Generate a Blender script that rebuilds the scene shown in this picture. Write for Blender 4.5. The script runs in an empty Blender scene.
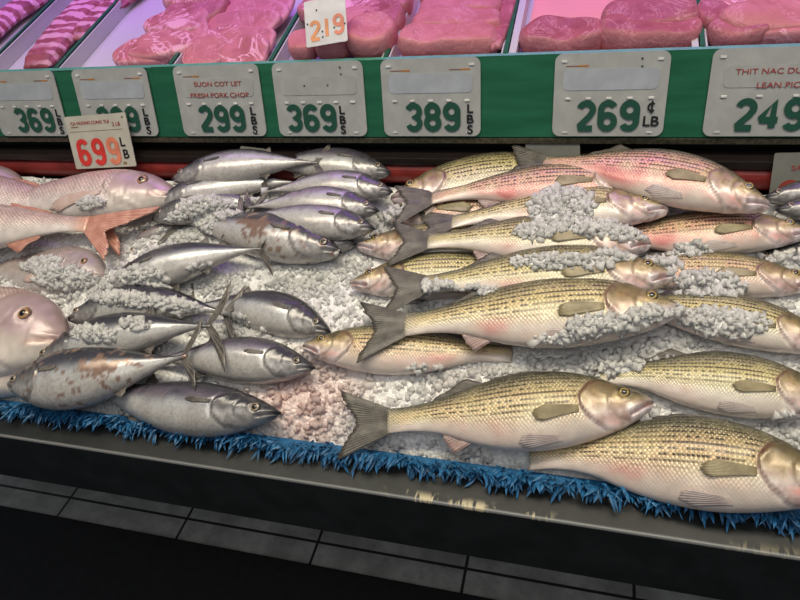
import bpy, math, random
import numpy as np
from mathutils import Matrix, Vector, noise
from mathutils.bvhtree import BVHTree

scene = bpy.context.scene
COL = scene.collection
random.seed(7)
rng = np.random.default_rng(7)
R = math.radians

# ------------------------------------------------------------------ camera
F_PX, CAM_H = 650.0, 1.5
ax = np.array([2350, 165, -650.0]); ax /= np.linalg.norm(ax)
ay = np.array([220, -570, 650.0]); ay -= ax * (ax @ ay); ay /= np.linalg.norm(ay)
az = np.cross(ax, ay)
if az[1] > 0:
    az = -az
CM = np.stack([ax, ay, az])            # camera (right, down, forward) -> world
CO = np.array([0.0, 0.0, CAM_H])
cam_data = bpy.data.cameras.new('camera')
cam_data.sensor_width = 36.0
cam_data.lens = 36.0 * F_PX / 800.0
cam_data.clip_start = 0.02
cam = bpy.data.objects.new('camera', cam_data)
COL.objects.link(cam)
r_, u_, b_ = CM @ [1, 0, 0], CM @ [0, -1, 0], CM @ [0, 0, -1]
cam.matrix_world = Matrix(((r_[0], u_[0], b_[0], 0), (r_[1], u_[1], b_[1], 0),
                           (r_[2], u_[2], b_[2], CAM_H), (0, 0, 0, 1)))
scene.camera = cam

# ------------------------------------------------------------------ light and exposure
scene.view_settings.view_transform = 'Standard'
scene.view_settings.look = 'None'
scene.view_settings.gamma = 1.0
scene.view_settings.use_curve_mapping = False
scene.view_settings.exposure = 0.0
world = bpy.data.worlds.new('market_hall')
scene.world = world
world.use_nodes = True
wb = world.node_tree.nodes['Background']
wb.inputs[0].default_value = (0.80, 0.88, 1.0, 1)
wb.inputs[1].default_value = 0.14


def area(name, loc, target, sx, sy, watts, color, spread=180):
    d = bpy.data.lights.new(name, 'AREA')
    d.shape = 'RECTANGLE'
    d.size, d.size_y, d.energy, d.color, d.spread = sx, sy, watts, color, R(spread)
    o = bpy.data.objects.new(name, d)
    COL.objects.link(o)
    o.location = loc
    o.rotation_euler = (Vector(target) - Vector(loc)).to_track_quat('-Z', 'Y').to_euler()
    return o


area('fish_counter_lamp', (-0.25, 0.62, 2.15), (-0.25, 0.66, 0.8), 2.4, 0.30, 7.3, (1.0, 0.90, 0.70), 85)
area('hall_ceiling_lamp', (0.1, -0.6, 2.9), (-0.2, 0.8, 0.8), 2.5, 1.2, 9, (1.0, 0.97, 0.92), 150)
area('meat_case_lamp', (-0.3, 1.34, 1.75), (-0.3, 1.34, 1.1), 3.2, 0.14, 5.0, (0.54, 0.185, 1.0), 82)

# ------------------------------------------------------------------ placing helpers
BED_A = R(20)
BED_Y, BED_Z = 0.53, 0.755
BN = np.array([0, -math.sin(BED_A), math.cos(BED_A)])      # bed normal
BS = np.array([0, math.cos(BED_A), math.sin(BED_A)])       # up the slope


def ray(px, py):
    return CM @ np.array([(px - 400) / F_PX, (py - 300) / F_PX, 1.0])


def hit(px, py, p0, n):
    d = ray(px, py)
    return CO + d * ((np.array(p0) - CO) @ n) / (d @ n)


def bed(px, py, h=0.0):
    return hit(px, py, np.array([0, BED_Y, BED_Z]) + BN * h, BN)


# ------------------------------------------------------------------ object helpers
def link(o, parent=None):
    COL.objects.link(o)
    if parent is not None:
        o.parent = parent
    return o


def tag(o, label, cat, group=None):
    o['label'] = label
    o['category'] = cat
    if group:
        o['group'] = group
    return o


def empty(name, mat):
    o = bpy.data.objects.new(name, None)
    o.empty_display_size = 0.02
    o.matrix_world = mat
    return link(o)


def mesh_obj(name, V, Fc, mat, parent=None, smooth=True, uv=None, col=None, flo=None):
    me = bpy.data.meshes.new(name)
    V = np.asarray(V, dtype=np.float32)
    me.from_pydata(V.tolist(), [], [tuple(f) for f in Fc])
    if smooth:
        me.polygons.foreach_set('use_smooth', [True] * len(me.polygons))
    if uv is not None:
        lay = me.uv_layers.new(name='UVMap')
        li = np.zeros(len(me.loops), dtype=np.int32)
        me.loops.foreach_get('vertex_index', li)
        lay.data.foreach_set('uv', np.asarray(uv, dtype=np.float32)[li].ravel())
    if col is not None:
        a = me.attributes.new('Col', 'FLOAT_COLOR', 'POINT')
        c = np.ones((len(V), 4), dtype=np.float32)
        c[:, :3] = np.clip(col, 0, 1)
        a.data.foreach_set('color', c.ravel())
    for k, arr in (flo or {}).items():
        a = me.attributes.new(k, 'FLOAT', 'POINT')
        a.data.foreach_set('value', np.asarray(arr, dtype=np.float32))
    if mat is not None:
        me.materials.append(mat)
    me.update()
    o = bpy.data.objects.new(name, me)
    return link(o, parent)


def add_box(V, Fc, lo, hi):
    b = len(V)
    for x in (lo[0], hi[0]):
        for y in (lo[1], hi[1]):
            for z in (lo[2], hi[2]):
                V.append((x, y, z))
    for f in ((0, 1, 3, 2), (4, 6, 7, 5), (0, 4, 5, 1), (2, 3, 7, 6), (0, 2, 6, 4), (1, 5, 7, 3)):
        Fc.append(tuple(b + i for i in f))


def box_obj(name, lo, hi, mat, parent=None, bevel=0.0, seg=2):
    V, Fc = [], []
    add_box(V, Fc, lo, hi)
    o = mesh_obj(name, V, Fc, mat, parent, smooth=False)
    if bevel:
        m = o.modifiers.new('bevel', 'BEVEL')
        m.width, m.segments = bevel, seg
    return o


def extrude_profile(name, prof, x0, x1, mat, parent=None, nx=2, smooth=False):
    """closed (y, z) outline swept along x"""
    n = len(prof)
    V, Fc = [], []
    for i in range(nx):
        x = x0 + (x1 - x0) * i / (nx - 1)
        V += [(x, p[0], p[1]) for p in prof]
    for i in range(nx - 1):
        for j in range(n):
            k = (j + 1) % n
            Fc.append((i * n + j, i * n + k, (i + 1) * n + k, (i + 1) * n + j))
    Fc.append(tuple(range(n))[::-1])
    Fc.append(tuple((nx - 1) * n + j for j in range(n)))
    return mesh_obj(name, V, Fc, mat, parent, smooth)


def structure(o):
    o['kind'] = 'structure'
    return o


# ------------------------------------------------------------------ materials
class NT:
    def __init__(self, name):
        self.m = bpy.data.materials.new(name)
        self.m.use_nodes = True
        self.t = self.m.node_tree
        self.b = self.t.nodes['Principled BSDF']

    def n(self, typ, **kw):
        nd = self.t.nodes.new(typ)
        for k, v in kw.items():
            setattr(nd, k, v)
        return nd

    def l(self, a, b):
        self.t.links.new(a, b)

    def setv(self, sock, v):
        if hasattr(v, 'bl_idname') or isinstance(v, bpy.types.NodeSocket):
            self.l(v, sock)
        else:
            sock.default_value = v

    def math(self, op, a, b=None, c=None, clamp=False):
        nd = self.n('ShaderNodeMath', operation=op, use_clamp=clamp)
        self.setv(nd.inputs[0], a)
        if b is not None:
            self.setv(nd.inputs[1], b)
        if c is not None:
            self.setv(nd.inputs[2], c)
        return nd.outputs[0]

    def ss(self, v, lo, hi):
        nd = self.n('ShaderNodeMapRange', interpolation_type='SMOOTHSTEP')
        self.setv(nd.inputs[0], v)
        nd.inputs[1].default_value, nd.inputs[2].default_value = lo, hi
        return nd.outputs[0]

    def mix(self, f, a, b, blend='MIX'):
        nd = self.n('ShaderNodeMix', data_type='RGBA', blend_type=blend)
        self.setv(nd.inputs[0], f)
        for s, v in ((nd.inputs[6], a), (nd.inputs[7], b)):
            if isinstance(v, tuple) and len(v) == 3:
                v = (*v, 1)
            self.setv(s, v)
        return nd.outputs[2]

    def noise(self, scale, detail=3, vec=None, rough=0.55, dist=0.0):
        nd = self.n('ShaderNodeTexNoise')
        nd.inputs['Scale'].default_value = scale
        nd.inputs['Detail'].default_value = detail
        nd.inputs['Roughness'].default_value = rough
        nd.inputs['Distortion'].default_value = dist
        if vec is not None:
            self.l(vec, nd.inputs['Vector'])
        return nd.outputs[0]

    def coord(self, which='Object'):
        return self.n('ShaderNodeTexCoord').outputs[which]

    def bump(self, h, strength, dist):
        nd = self.n('ShaderNodeBump')
        nd.inputs['Strength'].default_value = strength
        nd.inputs['Distance'].default_value = dist
        self.l(h, nd.inputs['Height'])
        self.l(nd.outputs[0], self.b.inputs['Normal'])

    def p(self, **kw):
        for k, v in kw.items():
            s = self.b.inputs[k.replace('_', ' ')]
            if isinstance(v, tuple) and len(v) == 3 and s.type == 'RGBA':
                v = (*v, 1)
            self.setv(s, v)


def plain(name, col, rough=0.5, metal=0.0, var=0.12, scale=30.0, coat=0.0, bump=0.0):
    t = NT(name)
    nz = t.noise(scale, 4, t.coord())
    dark = tuple(c * (1 - var * 2) for c in col)
    t.p(Base_Color=t.mix(t.ss(nz, 0.3, 0.7), dark, col), Roughness=rough, Metallic=metal, Coat_Weight=coat)
    if bump:
        t.bump(nz, bump, 0.002)
    return t.m


def fish_mat(name, scales, rough=0.3, metal=0.0, sheen=None):
    t = NT(name)
    at = t.n('ShaderNodeAttribute', attribute_name='Col')
    base = at.outputs['Color']
    uv = t.n('ShaderNodeUVMap', uv_map='UVMap').outputs[0]
    sp = t.n('ShaderNodeSeparateXYZ')
    t.l(uv, sp.inputs[0])
    u, v = sp.outputs[0], sp.outputs[1]
    if scales:
        us, vs, bs = scales
        msk = t.n('ShaderNodeAttribute', attribute_name='scale_area').outputs['Fac']
        dots = t.n('ShaderNodeAttribute', attribute_name='stripe_area').outputs['Fac']
        uu = t.math('DIVIDE', u, us)
        vv = t.math('DIVIDE', v, vs)
        cb = t.n('ShaderNodeCombineXYZ')
        t.l(t.math('ADD', uu, vv), cb.inputs[0])
        t.l(t.math('SUBTRACT', uu, vv), cb.inputs[1])
        vo = t.n('ShaderNodeTexVoronoi', voronoi_dimensions='2D')
        vo.inputs['Scale'].default_value = 1.0
        vo.inputs['Randomness'].default_value = 0.22
        t.l(cb.outputs[0], vo.inputs['Vector'])
        d = vo.outputs['Distance']
        sc = t.n('ShaderNodeSeparateXYZ')
        t.l(vo.outputs['Color'], sc.inputs[0])
        edge = t.math('MULTIPLY', t.ss(d, 0.32, 0.62), msk)
        light = t.math('MULTIPLY', t.ss(d, 0.45, 0.10), msk)
        c1 = t.mix(t.math('MULTIPLY', edge, 0.55), base, t.mix(1.0, base, (0.34, 0.30, 0.24), 'MULTIPLY'))
        c1 = t.mix(t.math('MULTIPLY', light, t.math('MULTIPLY', sc.outputs[1], 0.55)), c1, t.mix(0.5, (0.88, 0.83, 0.68), t.mix(1.0, c1, (1.7, 1.65, 1.5), 'MULTIPLY')))
        # rows of dark dashes, one scale long, broken here and there
        st = t.ss(t.math('COSINE', t.math('MULTIPLY', vv, 2 * math.pi)), 0.0, 0.60)
        dash = t.math('MULTIPLY', t.ss(d, 0.68, 0.40), t.ss(sc.outputs[0], 0.20, 0.40))
        f = t.math('MULTIPLY', t.math('MULTIPLY', st, dash), dots)
        base = t.mix(t.math('MULTIPLY', f, 0.98), c1, (0.035, 0.026, 0.018))
        # the unbroken lateral line
        lat = t.math('MULTIPLY', t.ss(t.math('ABSOLUTE', t.math('SUBTRACT', vv, 2.0)), 0.20, 0.06), dots)
        base = t.mix(t.math('MULTIPLY', lat, 0.75), base, (0.07, 0.045, 0.03))
        hgt = t.math('MULTIPLY', t.ss(d, 0.75, 0.05), msk)
        nz = t.noise(220, 2, t.coord())
        t.bump(t.math('ADD', hgt, t.math('MULTIPLY', nz, 0.25)), bs, 0.0016)
    else:
        nz = t.noise(210, 5, t.coord(), 0.7)
        n2 = t.noise(900, 2, t.coord())
        base = t.mix(t.math('MULTIPLY', t.ss(nz, 0.44, 0.66), 0.42), base,
                     t.mix(1.0, base, (0.42, 0.40, 0.40), 'MULTIPLY'))
        t.bump(t.math('ADD', nz, t.math('MULTIPLY', n2, 0.3)), 0.25, 0.0012)
    t.p(Base_Color=base, Roughness=rough, Metallic=metal, Coat_Weight=0.35, Coat_Roughness=0.18, Specular_IOR_Level=0.6)
    return t.m


def fin_mat(name, c0, c1, rays=26):
    t = NT(name)
    uv = t.n('ShaderNodeUVMap', uv_map='UVMap').outputs[0]
    sp = t.n('ShaderNodeSeparateXYZ')
    t.l(uv, sp.inputs[0])
    w = t.math('SINE', t.math('MULTIPLY', sp.outputs[0], rays * 2 * math.pi))
    nz = t.noise(60, 3, t.coord())
    f = t.ss(t.math('ADD', t.math('MULTIPLY', w, 0.13), nz), 0.2, 0.85)
    t.p(Base_Color=t.mix(f, c0, c1), Roughness=0.38, Coat_Weight=0.25, Coat_Roughness=0.2, Transmission_Weight=0.0)
    t.bump(w, 0.3, 0.0010)
    return t.m


M = {}
M['bass'] = fish_mat('bass_skin', (0.0061, 0.0080, 0.55), 0.30, 0.12)
M['snapper'] = fish_mat('snapper_skin', (0.0052, 0.0056, 0.35), 0.33, 0.08)
M['bonito'] = fish_mat('bonito_skin', None, 0.24, 0.22)
M['bass_tail'] = fin_mat('bass_tail_fin', (0.042, 0.038, 0.036), (0.150, 0.132, 0.108), 22)
M['bass_pectoral'] = fin_mat('bass_pectoral_fin', (0.20, 0.16, 0.085), (0.42, 0.35, 0.20), 12)
M['bass_pelvic'] = fin_mat('bass_pelvic_fin', (0.42, 0.33, 0.32), (0.66, 0.58, 0.55), 8)
M['bass_anal'] = fin_mat('bass_anal_fin', (0.24, 0.13, 0.12), (0.45, 0.36, 0.34), 9)
M['bonito_fin'] = fin_mat('bonito_fin', (0.035, 0.035, 0.038), (0.23, 0.20, 0.17), 14)
M['snapper_pectoral'] = fin_mat('snapper_pectoral_fin', (.60, .42, .36), (.74, .60, .55), 9)
M['snapper_fin'] = fin_mat('snapper_fin', (0.42, 0.17, 0.12), (0.66, 0.36, 0.27), 18)


def eye_mat(name, ring, rim):
    t = NT(name)
    at = t.n('ShaderNodeAttribute', attribute_name='ring')
    f = t.ss(at.outputs['Fac'], 0.62, 0.86)
    t.p(Base_Color=t.mix(f, ring, rim), Roughness=0.12, Coat_Weight=0.6)
    return t.m


M['eye_gold'] = eye_mat('golden_iris', (0.36, 0.25, 0.075), (0.04, 0.035, 0.03))
M['eye_silver'] = eye_mat('silver_iris', (0.34, 0.25, 0.17), (0.05, 0.05, 0.055))
M['eye_amber'] = eye_mat('amber_iris', (0.42, 0.23, 0.10), (0.20, 0.12, 0.09))
M['pupil'] = plain('pupil_black', (0.006, 0.006, 0.008), 0.06, coat=0.8)
M['pupil_cloudy'] = plain('pupil_cloudy', (0.10, 0.11, 0.12), 0.1, coat=0.8)

# ------------------------------------------------------------------ fish
def curve(tab, t):
    """smooth monotone-ish interpolation of a table"""
    x = np.array([a for a, _ in tab]); y = np.array([b for _, b in tab])
    dx = np.diff(x); s = np.diff(y) / dx
    m = np.zeros_like(y)
    m[1:-1] = (s[:-1] * dx[1:] + s[1:] * dx[:-1]) / (dx[1:] + dx[:-1])
    m[0], m[-1] = s[0], s[-1]
    k = np.clip(np.searchsorted(x, t, side='right') - 1, 0, len(x) - 2)
    h = dx[k]; q = (t - x[k]) / h
    return ((2 * q**3 - 3 * q**2 + 1) * y[k] + (q**3 - 2 * q**2 + q) * h * m[k]
            + (-2 * q**3 + 3 * q**2) * y[k + 1] + (q**3 - q**2) * h * m[k + 1])


PROF = {
    'bass': dict(
        up=[(0, .004), (.012, .017), (.03, .028), (.07, .048), (.12, .070), (.2, .103), (.3, .128), (.4, .138), (.5, .134),
            (.6, .117), (.7, .092), (.8, .066), (.9, .049), (1, .046)],
        lo=[(0, -.008), (.008, -.024), (.03, -.040), (.07, -.062), (.12, -.083), (.2, -.108), (.3, -.130), (.4, -.140), (.5, -.136),
            (.6, -.120), (.68, -.098), (.78, -.064), (.9, -.045), (1, -.046)],
        w=[(0, .012), (.02, .026), (.06, .042), (.12, .058), (.2, .070), (.3, .077), (.42, .076), (.55, .064), (.7, .043), (.85, .022), (.95, .012), (1, .007)],
        eye=(.100, .026, .0225), op=[(.17, .085), (.225, .062), (.262, .022), (.262, -.012), (.238, -.05), (.19, -.085), (.13, -.103)],
        pre=[(.135, .040), (.158, .01), (.158, -.025), (.135, -.055), (.09, -.068)], mouth=[(0, -.004), (.04, -.022), (.088, -.047)]),
    'bonito': dict(
        up=[(0, .003), (.02, .018), (.05, .036), (.1, .062), (.18, .094), (.28, .119), (.38, .127), (.5, .120), (.6, .101), (.7, .074),
            (.8, .044), (.88, .022), (.95, .011), (1, .010)],
        lo=[(0, -.004), (.02, -.020), (.05, -.039), (.1, -.066), (.18, -.099), (.28, -.124), (.38, -.132), (.5, -.125), (.6, -.104), (.7, -.075),
            (.8, -.044), (.88, -.022), (.95, -.011), (1, -.010)],
        w=[(0, .006), (.03, .03), (.08, .056), (.15, .078), (.25, .096), (.38, .102), (.5, .095), (.62, .076), (.75, .046), (.88, .020), (1, .008)],
        eye=(.085, .006, .0225), op=[(.19, .075), (.235, .045), (.255, 0), (.245, -.045), (.20, -.085), (.13, -.085)],
        pre=[(.15, .04), (.17, 0), (.16, -.04), (.12, -.06)], mouth=[(0, -.004), (.03, -.014), (.075, -.030)]),
    'snapper': dict(
        up=[(0, .006), (.012, .035), (.03, .062), (.07, .105), (.13, .146), (.2, .172), (.3, .186), (.4, .178), (.5, .156), (.62, .120), (.74, .083),
            (.86, .053), (.94, .044), (1, .046)],
        lo=[(0, -.014), (.012, -.042), (.05, -.078), (.1, -.106), (.2, -.142), (.3, -.158), (.4, -.160), (.5, -.150), (.6, -.128), (.7, -.096), (.8, -.066), (.9, -.046), (1, -.046)],
        w=[(0, .014), (.02, .032), (.06, .052), (.12, .07), (.22, .084), (.34, .086), (.5, .072), (.65, .05), (.8, .026), (.92, .013), (1, .008)],
        eye=(.140, .058, .025), op=[(.22, .13), (.275, .09), (.30, .03), (.285, -.03), (.23, -.09), (.15, -.115)],
        pre=[(.18, .06), (.205, .01), (.195, -.04), (.14, -.075)], mouth=[(0, -.010), (.05, -.022), (.10, -.036)]),
}


def seg_dist(X, Z, pts):
    best = np.full(X.shape, 9.0); sgn = np.zeros(X.shape)
    for (x0, z0), (x1, z1) in zip(pts[:-1], pts[1:]):
        dx, dz = x1 - x0, z1 - z0
        q = np.clip(((X - x0) * dx + (Z - z0) * dz) / (dx * dx + dz * dz), 0, 1)
        d = np.hypot(X - x0 - q * dx, Z - z0 - q * dz)
        cr = (X - x0) * dz - (Z - z0) * dx
        sgn = np.where(d < best, -np.sign(cr), sgn); best = np.minimum(best, d)
    return best, sgn


def sstep(a, b, x):
    q = np.clip((x - a) / (b - a), 0, 1)
    return q * q * (3 - 2 * q)


def ramp(x, stops):
    xs = np.array([s[0] for s in stops]); cs = np.array([s[1] for s in stops])
    return np.stack([np.interp(x, xs, cs[:, i]) for i in range(3)], -1)


def mixc(c, k, f):
    f = np.clip(f, 0, 1)[..., None]
    return c * (1 - f) + np.array(k) * f


def vnoise(P, scale, seed):
    off = Vector((seed * 3.1, seed * 1.7, seed * 0.9))
    return np.array([noise.fractal(Vector(p) * scale + off, 1.0, 2.0, 3) for p in P])


def fish(kind, nose, tail, hn, ht, label, hr=1.0, bend=0.0, roll=3.0, pink=0.0, dark=0.0, group=None, seed=1, fins=True,
         patch=None, res=(150, 64), tail_len=None, tail_turn=0.0, thick=1.0, name=None, cut=None, tail_up=0.0):
    pr = PROF[kind]
    A, B = bed(*nose, hn), bed(*tail, ht)
    SL = float(np.linalg.norm(B - A))
    ex = (B - A) / SL
    up = BS - ex * (BS @ ex); up /= np.linalg.norm(up)
    side = 1 if ex[0] < 0 else -1                      # +y of the fish faces the viewer when its head is on the right
    cr, sr = math.cos(R(roll)), math.sin(R(roll))
    lat = np.cross(up, ex)
    up, lat = up * cr + lat * sr * side, lat * cr - up * sr * side
    C0 = (A + B) / 2
    mat = Matrix(((ex[0], lat[0], up[0], C0[0]), (ex[1], lat[1], up[1], C0[1]), (ex[2], lat[2], up[2], C0[2]), (0, 0, 0, 1)))
    nm = name or {'bass': 'striped_bass', 'bonito': 'bonito', 'snapper': 'red_snapper'}[kind]
    root = empty(nm, mat)
    tag(root, label, 'fish', group)

    def deform(P):                                     # fraction units in, metres out, with the bend of the back
        P = np.asarray(P, dtype=float)
        t = P[:, 0]
        Q = P.copy()
        Q[:, 2] += bend * (1 - (2 * t - 1) ** 2)
        Q[:, 0] -= 0.5
        return Q * SL

    nt, na = res
    s = np.linspace(0, 1, nt)
    t = 0.55 * s + 0.45 * s ** 2
    upc, loc = curve(pr['up'], t) * hr, curve(pr['lo'], t) * hr
    W = curve(pr['w'], t) * (0.5 + 0.5 * hr) * thick
    H, zc = (upc - loc) / 2, (upc + loc) / 2
    th = np.linspace(0, 2 * math.pi, na, endpoint=False)
    T, TH = np.meshgrid(t, th, indexing='ij')
    sn, cs = np.sin(TH), np.cos(TH)
    X = T.copy()
    Z = zc[:, None] + H[:, None] * cs
    Y = W[:, None] * np.sign(sn) * np.abs(sn) ** 0.92
    # --- relief of the head: gill cover, cheek plate, mouth
    k_side = np.clip(np.abs(sn) * 1.5, 0, 1)
    Zn = Z / hr
    d_op, s_op = seg_dist(X, Zn, pr['op'])
    d_pr, s_pr = seg_dist(X, Zn, pr['pre'])
    d_mo, _ = seg_dist(X, Zn, pr['mouth'])
    relief = -0.0110 * np.exp(-(d_mo / 0.0045) ** 2) + 0.004 * np.exp(-((d_mo - .013) / 0.008) ** 2) * (X < .10)
    relief += np.where(s_op > 0, -0.0060 * np.exp(-(d_op / 0.012) ** 2), 0.0055 * np.exp(-(d_op / 0.02) ** 2))
    relief -= 0.0035 * np.exp(-(d_pr / 0.005) ** 2)
    e0, e1, er = pr['eye']
    d_ey = np.hypot(X - e0, Zn - e1)
    relief += 0.003 * np.exp(-((d_ey - er * 1.15) / 0.006) ** 2) - 0.004 * np.exp(-(d_ey / er) ** 2)
    relief *= k_side
    Y = Y + relief * np.sign(sn) * 1.2
    P0 = np.stack([X, Y, Z], -1).reshape(-1, 3)
    nz = vnoise(P0, 9.0, seed).reshape(X.shape)
    nz2 = vnoise(P0, 28.0, seed + 9).reshape(X.shape)
    Y = Y + 0.0025 * nz * np.sign(sn) * k_side
    P0 = np.stack([X, Y, Z], -1).reshape(-1, 3)
    V = deform(P0)
    V = np.vstack([V, deform([[-0.002, 0, zc[0]], [1.004, 0, zc[-1]]])])
    Fc = []
    for i in range(nt - 1):
        for j in range(na):
            k = (j + 1) % na
            Fc.append((i * na + j, (i + 1) * na + j, (i + 1) * na + k, i * na + k))
    n0, n1 = nt * na, nt * na + 1
    for j in range(na):
        k = (j + 1) % na
        Fc.append((n0, j, k)); Fc.append((n1, (nt - 1) * na + k, (nt - 1) * na + j))
    # --- pigment of the skin
    vz = cs + 0.10 * nz
    body = sstep(0.0, 0.02, np.where(s_op > 0, d_op, -d_op))
    body = np.where(X > 0.27, 1.0, np.where(X < 0.10, 0.0, body))
    lip = np.exp(-(d_mo / 0.013) ** 2)
    if kind == 'bass':
        c = ramp(vz, [(-1, (.74, .63, .57)), (-.6, (.77, .70, .61)), (-.25, (.78, .71, .47)), (.1, (.72, .61, .29)), (.4, (.50, .43, .20)), (.66, (.21, .19, .10)), (.85, (.10, .10, .06)), (1, (.06, .06, .045))])
        c = mixc(c, (.86, .38, .33), pink * sstep(.95, .3, np.abs(vz + .1)) * (0.7 + .6 * nz))
        hd = ramp(vz, [(-1, (.77, .69, .67)), (-.4, (.77, .68, .64)), (-.08, (.70, .58, .44)), (.2, (.46, .36, .19)), (.5, (.19, .155, .085)), (1, (.07, .065, .045))])
        hd = mixc(hd, (.30, .18, .07), 0.75 * np.exp(-((X - .205) / .035) ** 2 - ((Zn - .01) / .045) ** 2) * (.8 + nz2))
        hd = mixc(hd, (.70, .52, .25), 0.6 * np.exp(-((X - .13) / .025) ** 2 - ((Zn - .0) / .03) ** 2))
        hd = mixc(hd, (.62, .20, .17), (0.36 + pink * .3) * np.exp(-((X - .15) / .05) ** 2 - ((Zn + .062) / .022) ** 2) * (1 + nz2))
        hd = mixc(hd, (.58, .50, .55), np.exp(-(d_mo / .017) ** 2) * .85 * (X < .105))
        hd = mixc(hd, (.16, .09, .09), np.exp(-(d_mo / .0042) ** 2) * .85 * (X < .095))
        hd = hd * (1 + .55 * nz2[..., None]) * np.where(d_pr < .02, .86 + .14 * d_pr / .02, 1)[..., None]
        hd = mixc(hd, (.16, .11, .055), .7 * sstep(.12, .42, nz2) * sstep(-.5, .2, vz))
        hd = mixc(hd, (.62, .30, .24), .35 * sstep(.05, .35, -nz2) * sstep(.3, -.2, vz))
        c = c * body[..., None] + hd * (1 - body[..., None])
        c = mixc(c, (.16, .07, .05), np.exp(-(d_op / .0055) ** 2) * sstep(.14, .22, X) * sstep(-.9, .1, vz) * k_side * (1 + nz2))
        c = mixc(c, (.20, .13, .07), 0.55 * np.exp(-(d_pr / .005) ** 2) * k_side)
        c = mixc(c, (.68, .24, .22), (.34 + pink * .6) * np.exp(-((X - .65) / .09) ** 2 - ((vz + .55) / .3) ** 2) * (1 + 1.2 * nz))
        c = mixc(c, (.30, .27, .22), sstep(.93, 1.0, X) * .6)
        c = mixc(c, (.36, .33, .25), .15 * sstep(.1, .5, nz2) * body * (vz > 0))
        stripe = sstep(-.42, -.05, vz) * body * sstep(.99, .8, X) * np.clip(.95 + .5 * nz, 0, 1)
    elif kind == 'bonito':
        sh = .22 if pink > .4 else 0.0
        c = ramp(vz - sh, [(-1.3, (.50, .47, .45)), (-.6, (.62, .59, .56)), (-.2, (.64, .64, .65)), (-.02, (.50, .51, .54)), (.14, (.22, .23, .27)), (.28, (.060, .062, .080)), (1, (.035, .035, .045))])
        c = mixc(c, (.38, .30, .43), (.06 + pink * .6) * np.exp(-((vz - .38) / .28) ** 2) * (1 + nz))
        c = mixc(c, (.36, .30, .25), .22 * sstep(.1, .5, nz) * (vz < .4))
        hd = ramp(vz, [(-1, (.45, .43, .42)), (-.4, (.50, .48, .47)), (-.1, (.27, .26, .26)), (.22, (.06, .06, .075)), (1, (.045, .045, .055))])
        hd = mixc(hd, (.12, .11, .12), .5 * sstep(-.1, .35, nz2))
        b2 = np.where(X > .27, 1.0, np.where(X < .1, 0, sstep(-.01, .01, np.where(s_op > 0, d_op, -d_op))))
        c = c * b2[..., None] + hd * (1 - b2[..., None])
        c = mixc(c, (.08, .07, .07), .6 * np.exp(-(d_op / .006) ** 2) * k_side)
        c = mixc(c, (.06, .06, .07), sstep(.05, 0, X) * .8 + .5 * lip * (X < .085))
        wav = np.sin((X * 60 + vz * 6 + nz * 3))
        c = mixc(c, (.03, .03, .04), .5 * sstep(.2, .8, wav) * sstep(.45, .6, X) * sstep(.25, .5, vz) * sstep(.9, .8, vz))
        c = mixc(c, (.07, .065, .06), sstep(.88, 1, X) * .7)
        if patch:
            c = mixc(c, (.28, .18, .14), sstep(.03, .12, .35 * np.exp(-((X - patch[0]) / .12) ** 2 - ((vz - patch[1]) / .5) ** 2) + .35 * nz2 - .1))
        c = c * (1 - dark)
        stripe = np.zeros_like(X)
    else:
        c = ramp(vz, [(-1, (.76, .70, .66)), (-.5, (.78, .70, .66)), (0, (.72, .56, .52)), (.5, (.58, .40, .38)), (1, (.42, .28, .27))])
        ln = np.sin(vz * 40)
        c = mixc(c, (.80, .74, .72), .3 * sstep(.2, .9, ln) * sstep(-.4, 0, vz) * body)
        hd = ramp(vz, [(-1, (.76, .70, .64)), (-.35, (.72, .62, .56)), (0, (.50, .36, .36)), (.5, (.45, .33, .33)), (1, (.36, .26, .25))])
        c = c * body[..., None] + hd * (1 - body[..., None])
        c = mixc(c, (.40, .28, .36), .4 * np.exp(-((d_ey - .055) / .03) ** 2) * (1 + nz2))
        c = mixc(c, (.55, .34, .28), lip * .7)
        c = mixc(c, (.35, .24, .24), .5 * np.exp(-(d_op / .007) ** 2) * k_side)
        c = mixc(c, (.78, .36, .22), sstep(.9, 1, X) * .7)
        c = mixc(c, (.36, .32, .33), dark)
        stripe = np.zeros_like(X)
    c = c * (1 + (0.22 if kind == 'snapper' else 0.10) * nz2[..., None])
    # texture coordinates that follow the body
    Hm = H.max()
    wv = (0.5 - np.minimum(TH, 2 * math.pi - TH) / math.pi) * 2 * 1.35 * Hm * SL * (H[:, None] / Hm) ** 0.55
    k_uv = 0.42 / SL if kind == 'bass' else 0.30 / SL
    uv = np.stack([X * SL * k_uv, wv * k_uv], -1).reshape(-1, 2)
    uv = np.vstack([uv, [[0, 0], [SL, 0]]])
    cc = np.vstack([c.reshape(-1, 3), c[0, 0][None], c[-1, 0][None]])
    fl = {'scale_area': np.append(body.ravel(), [0, 0]) * np.append(sstep(-.75, -.1, vz.ravel()) * .82 + .10, [0, 0]), 'stripe_area': np.append(stripe.ravel(), [0, 0])}
    mesh_obj('body', V, Fc, M[kind], root, uv=uv, col=cc, flo=fl)

    def surf(x, z):
        x = np.atleast_1d(np.asarray(x, float)); z = np.atleast_1d(np.asarray(z, float))
        xx = np.clip(x, 0, 1)
        u2, l2, w2 = curve(pr['up'], xx) * hr, curve(pr['lo'], xx) * hr, curve(pr['w'], xx) * (0.5 + 0.5 * hr) * thick
        q = np.clip(np.abs(z - (u2 + l2) / 2) / ((u2 - l2) / 2), 0, 1)
        return w2 * np.sqrt(1 - q * q)

    # --- eye on the side that shows
    er_ = er
    ez = e1 * hr
    ey = float(surf(e0, ez)[0])
    eV, eF, eR = [], [], []
    nr, ns = 7, 20
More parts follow.
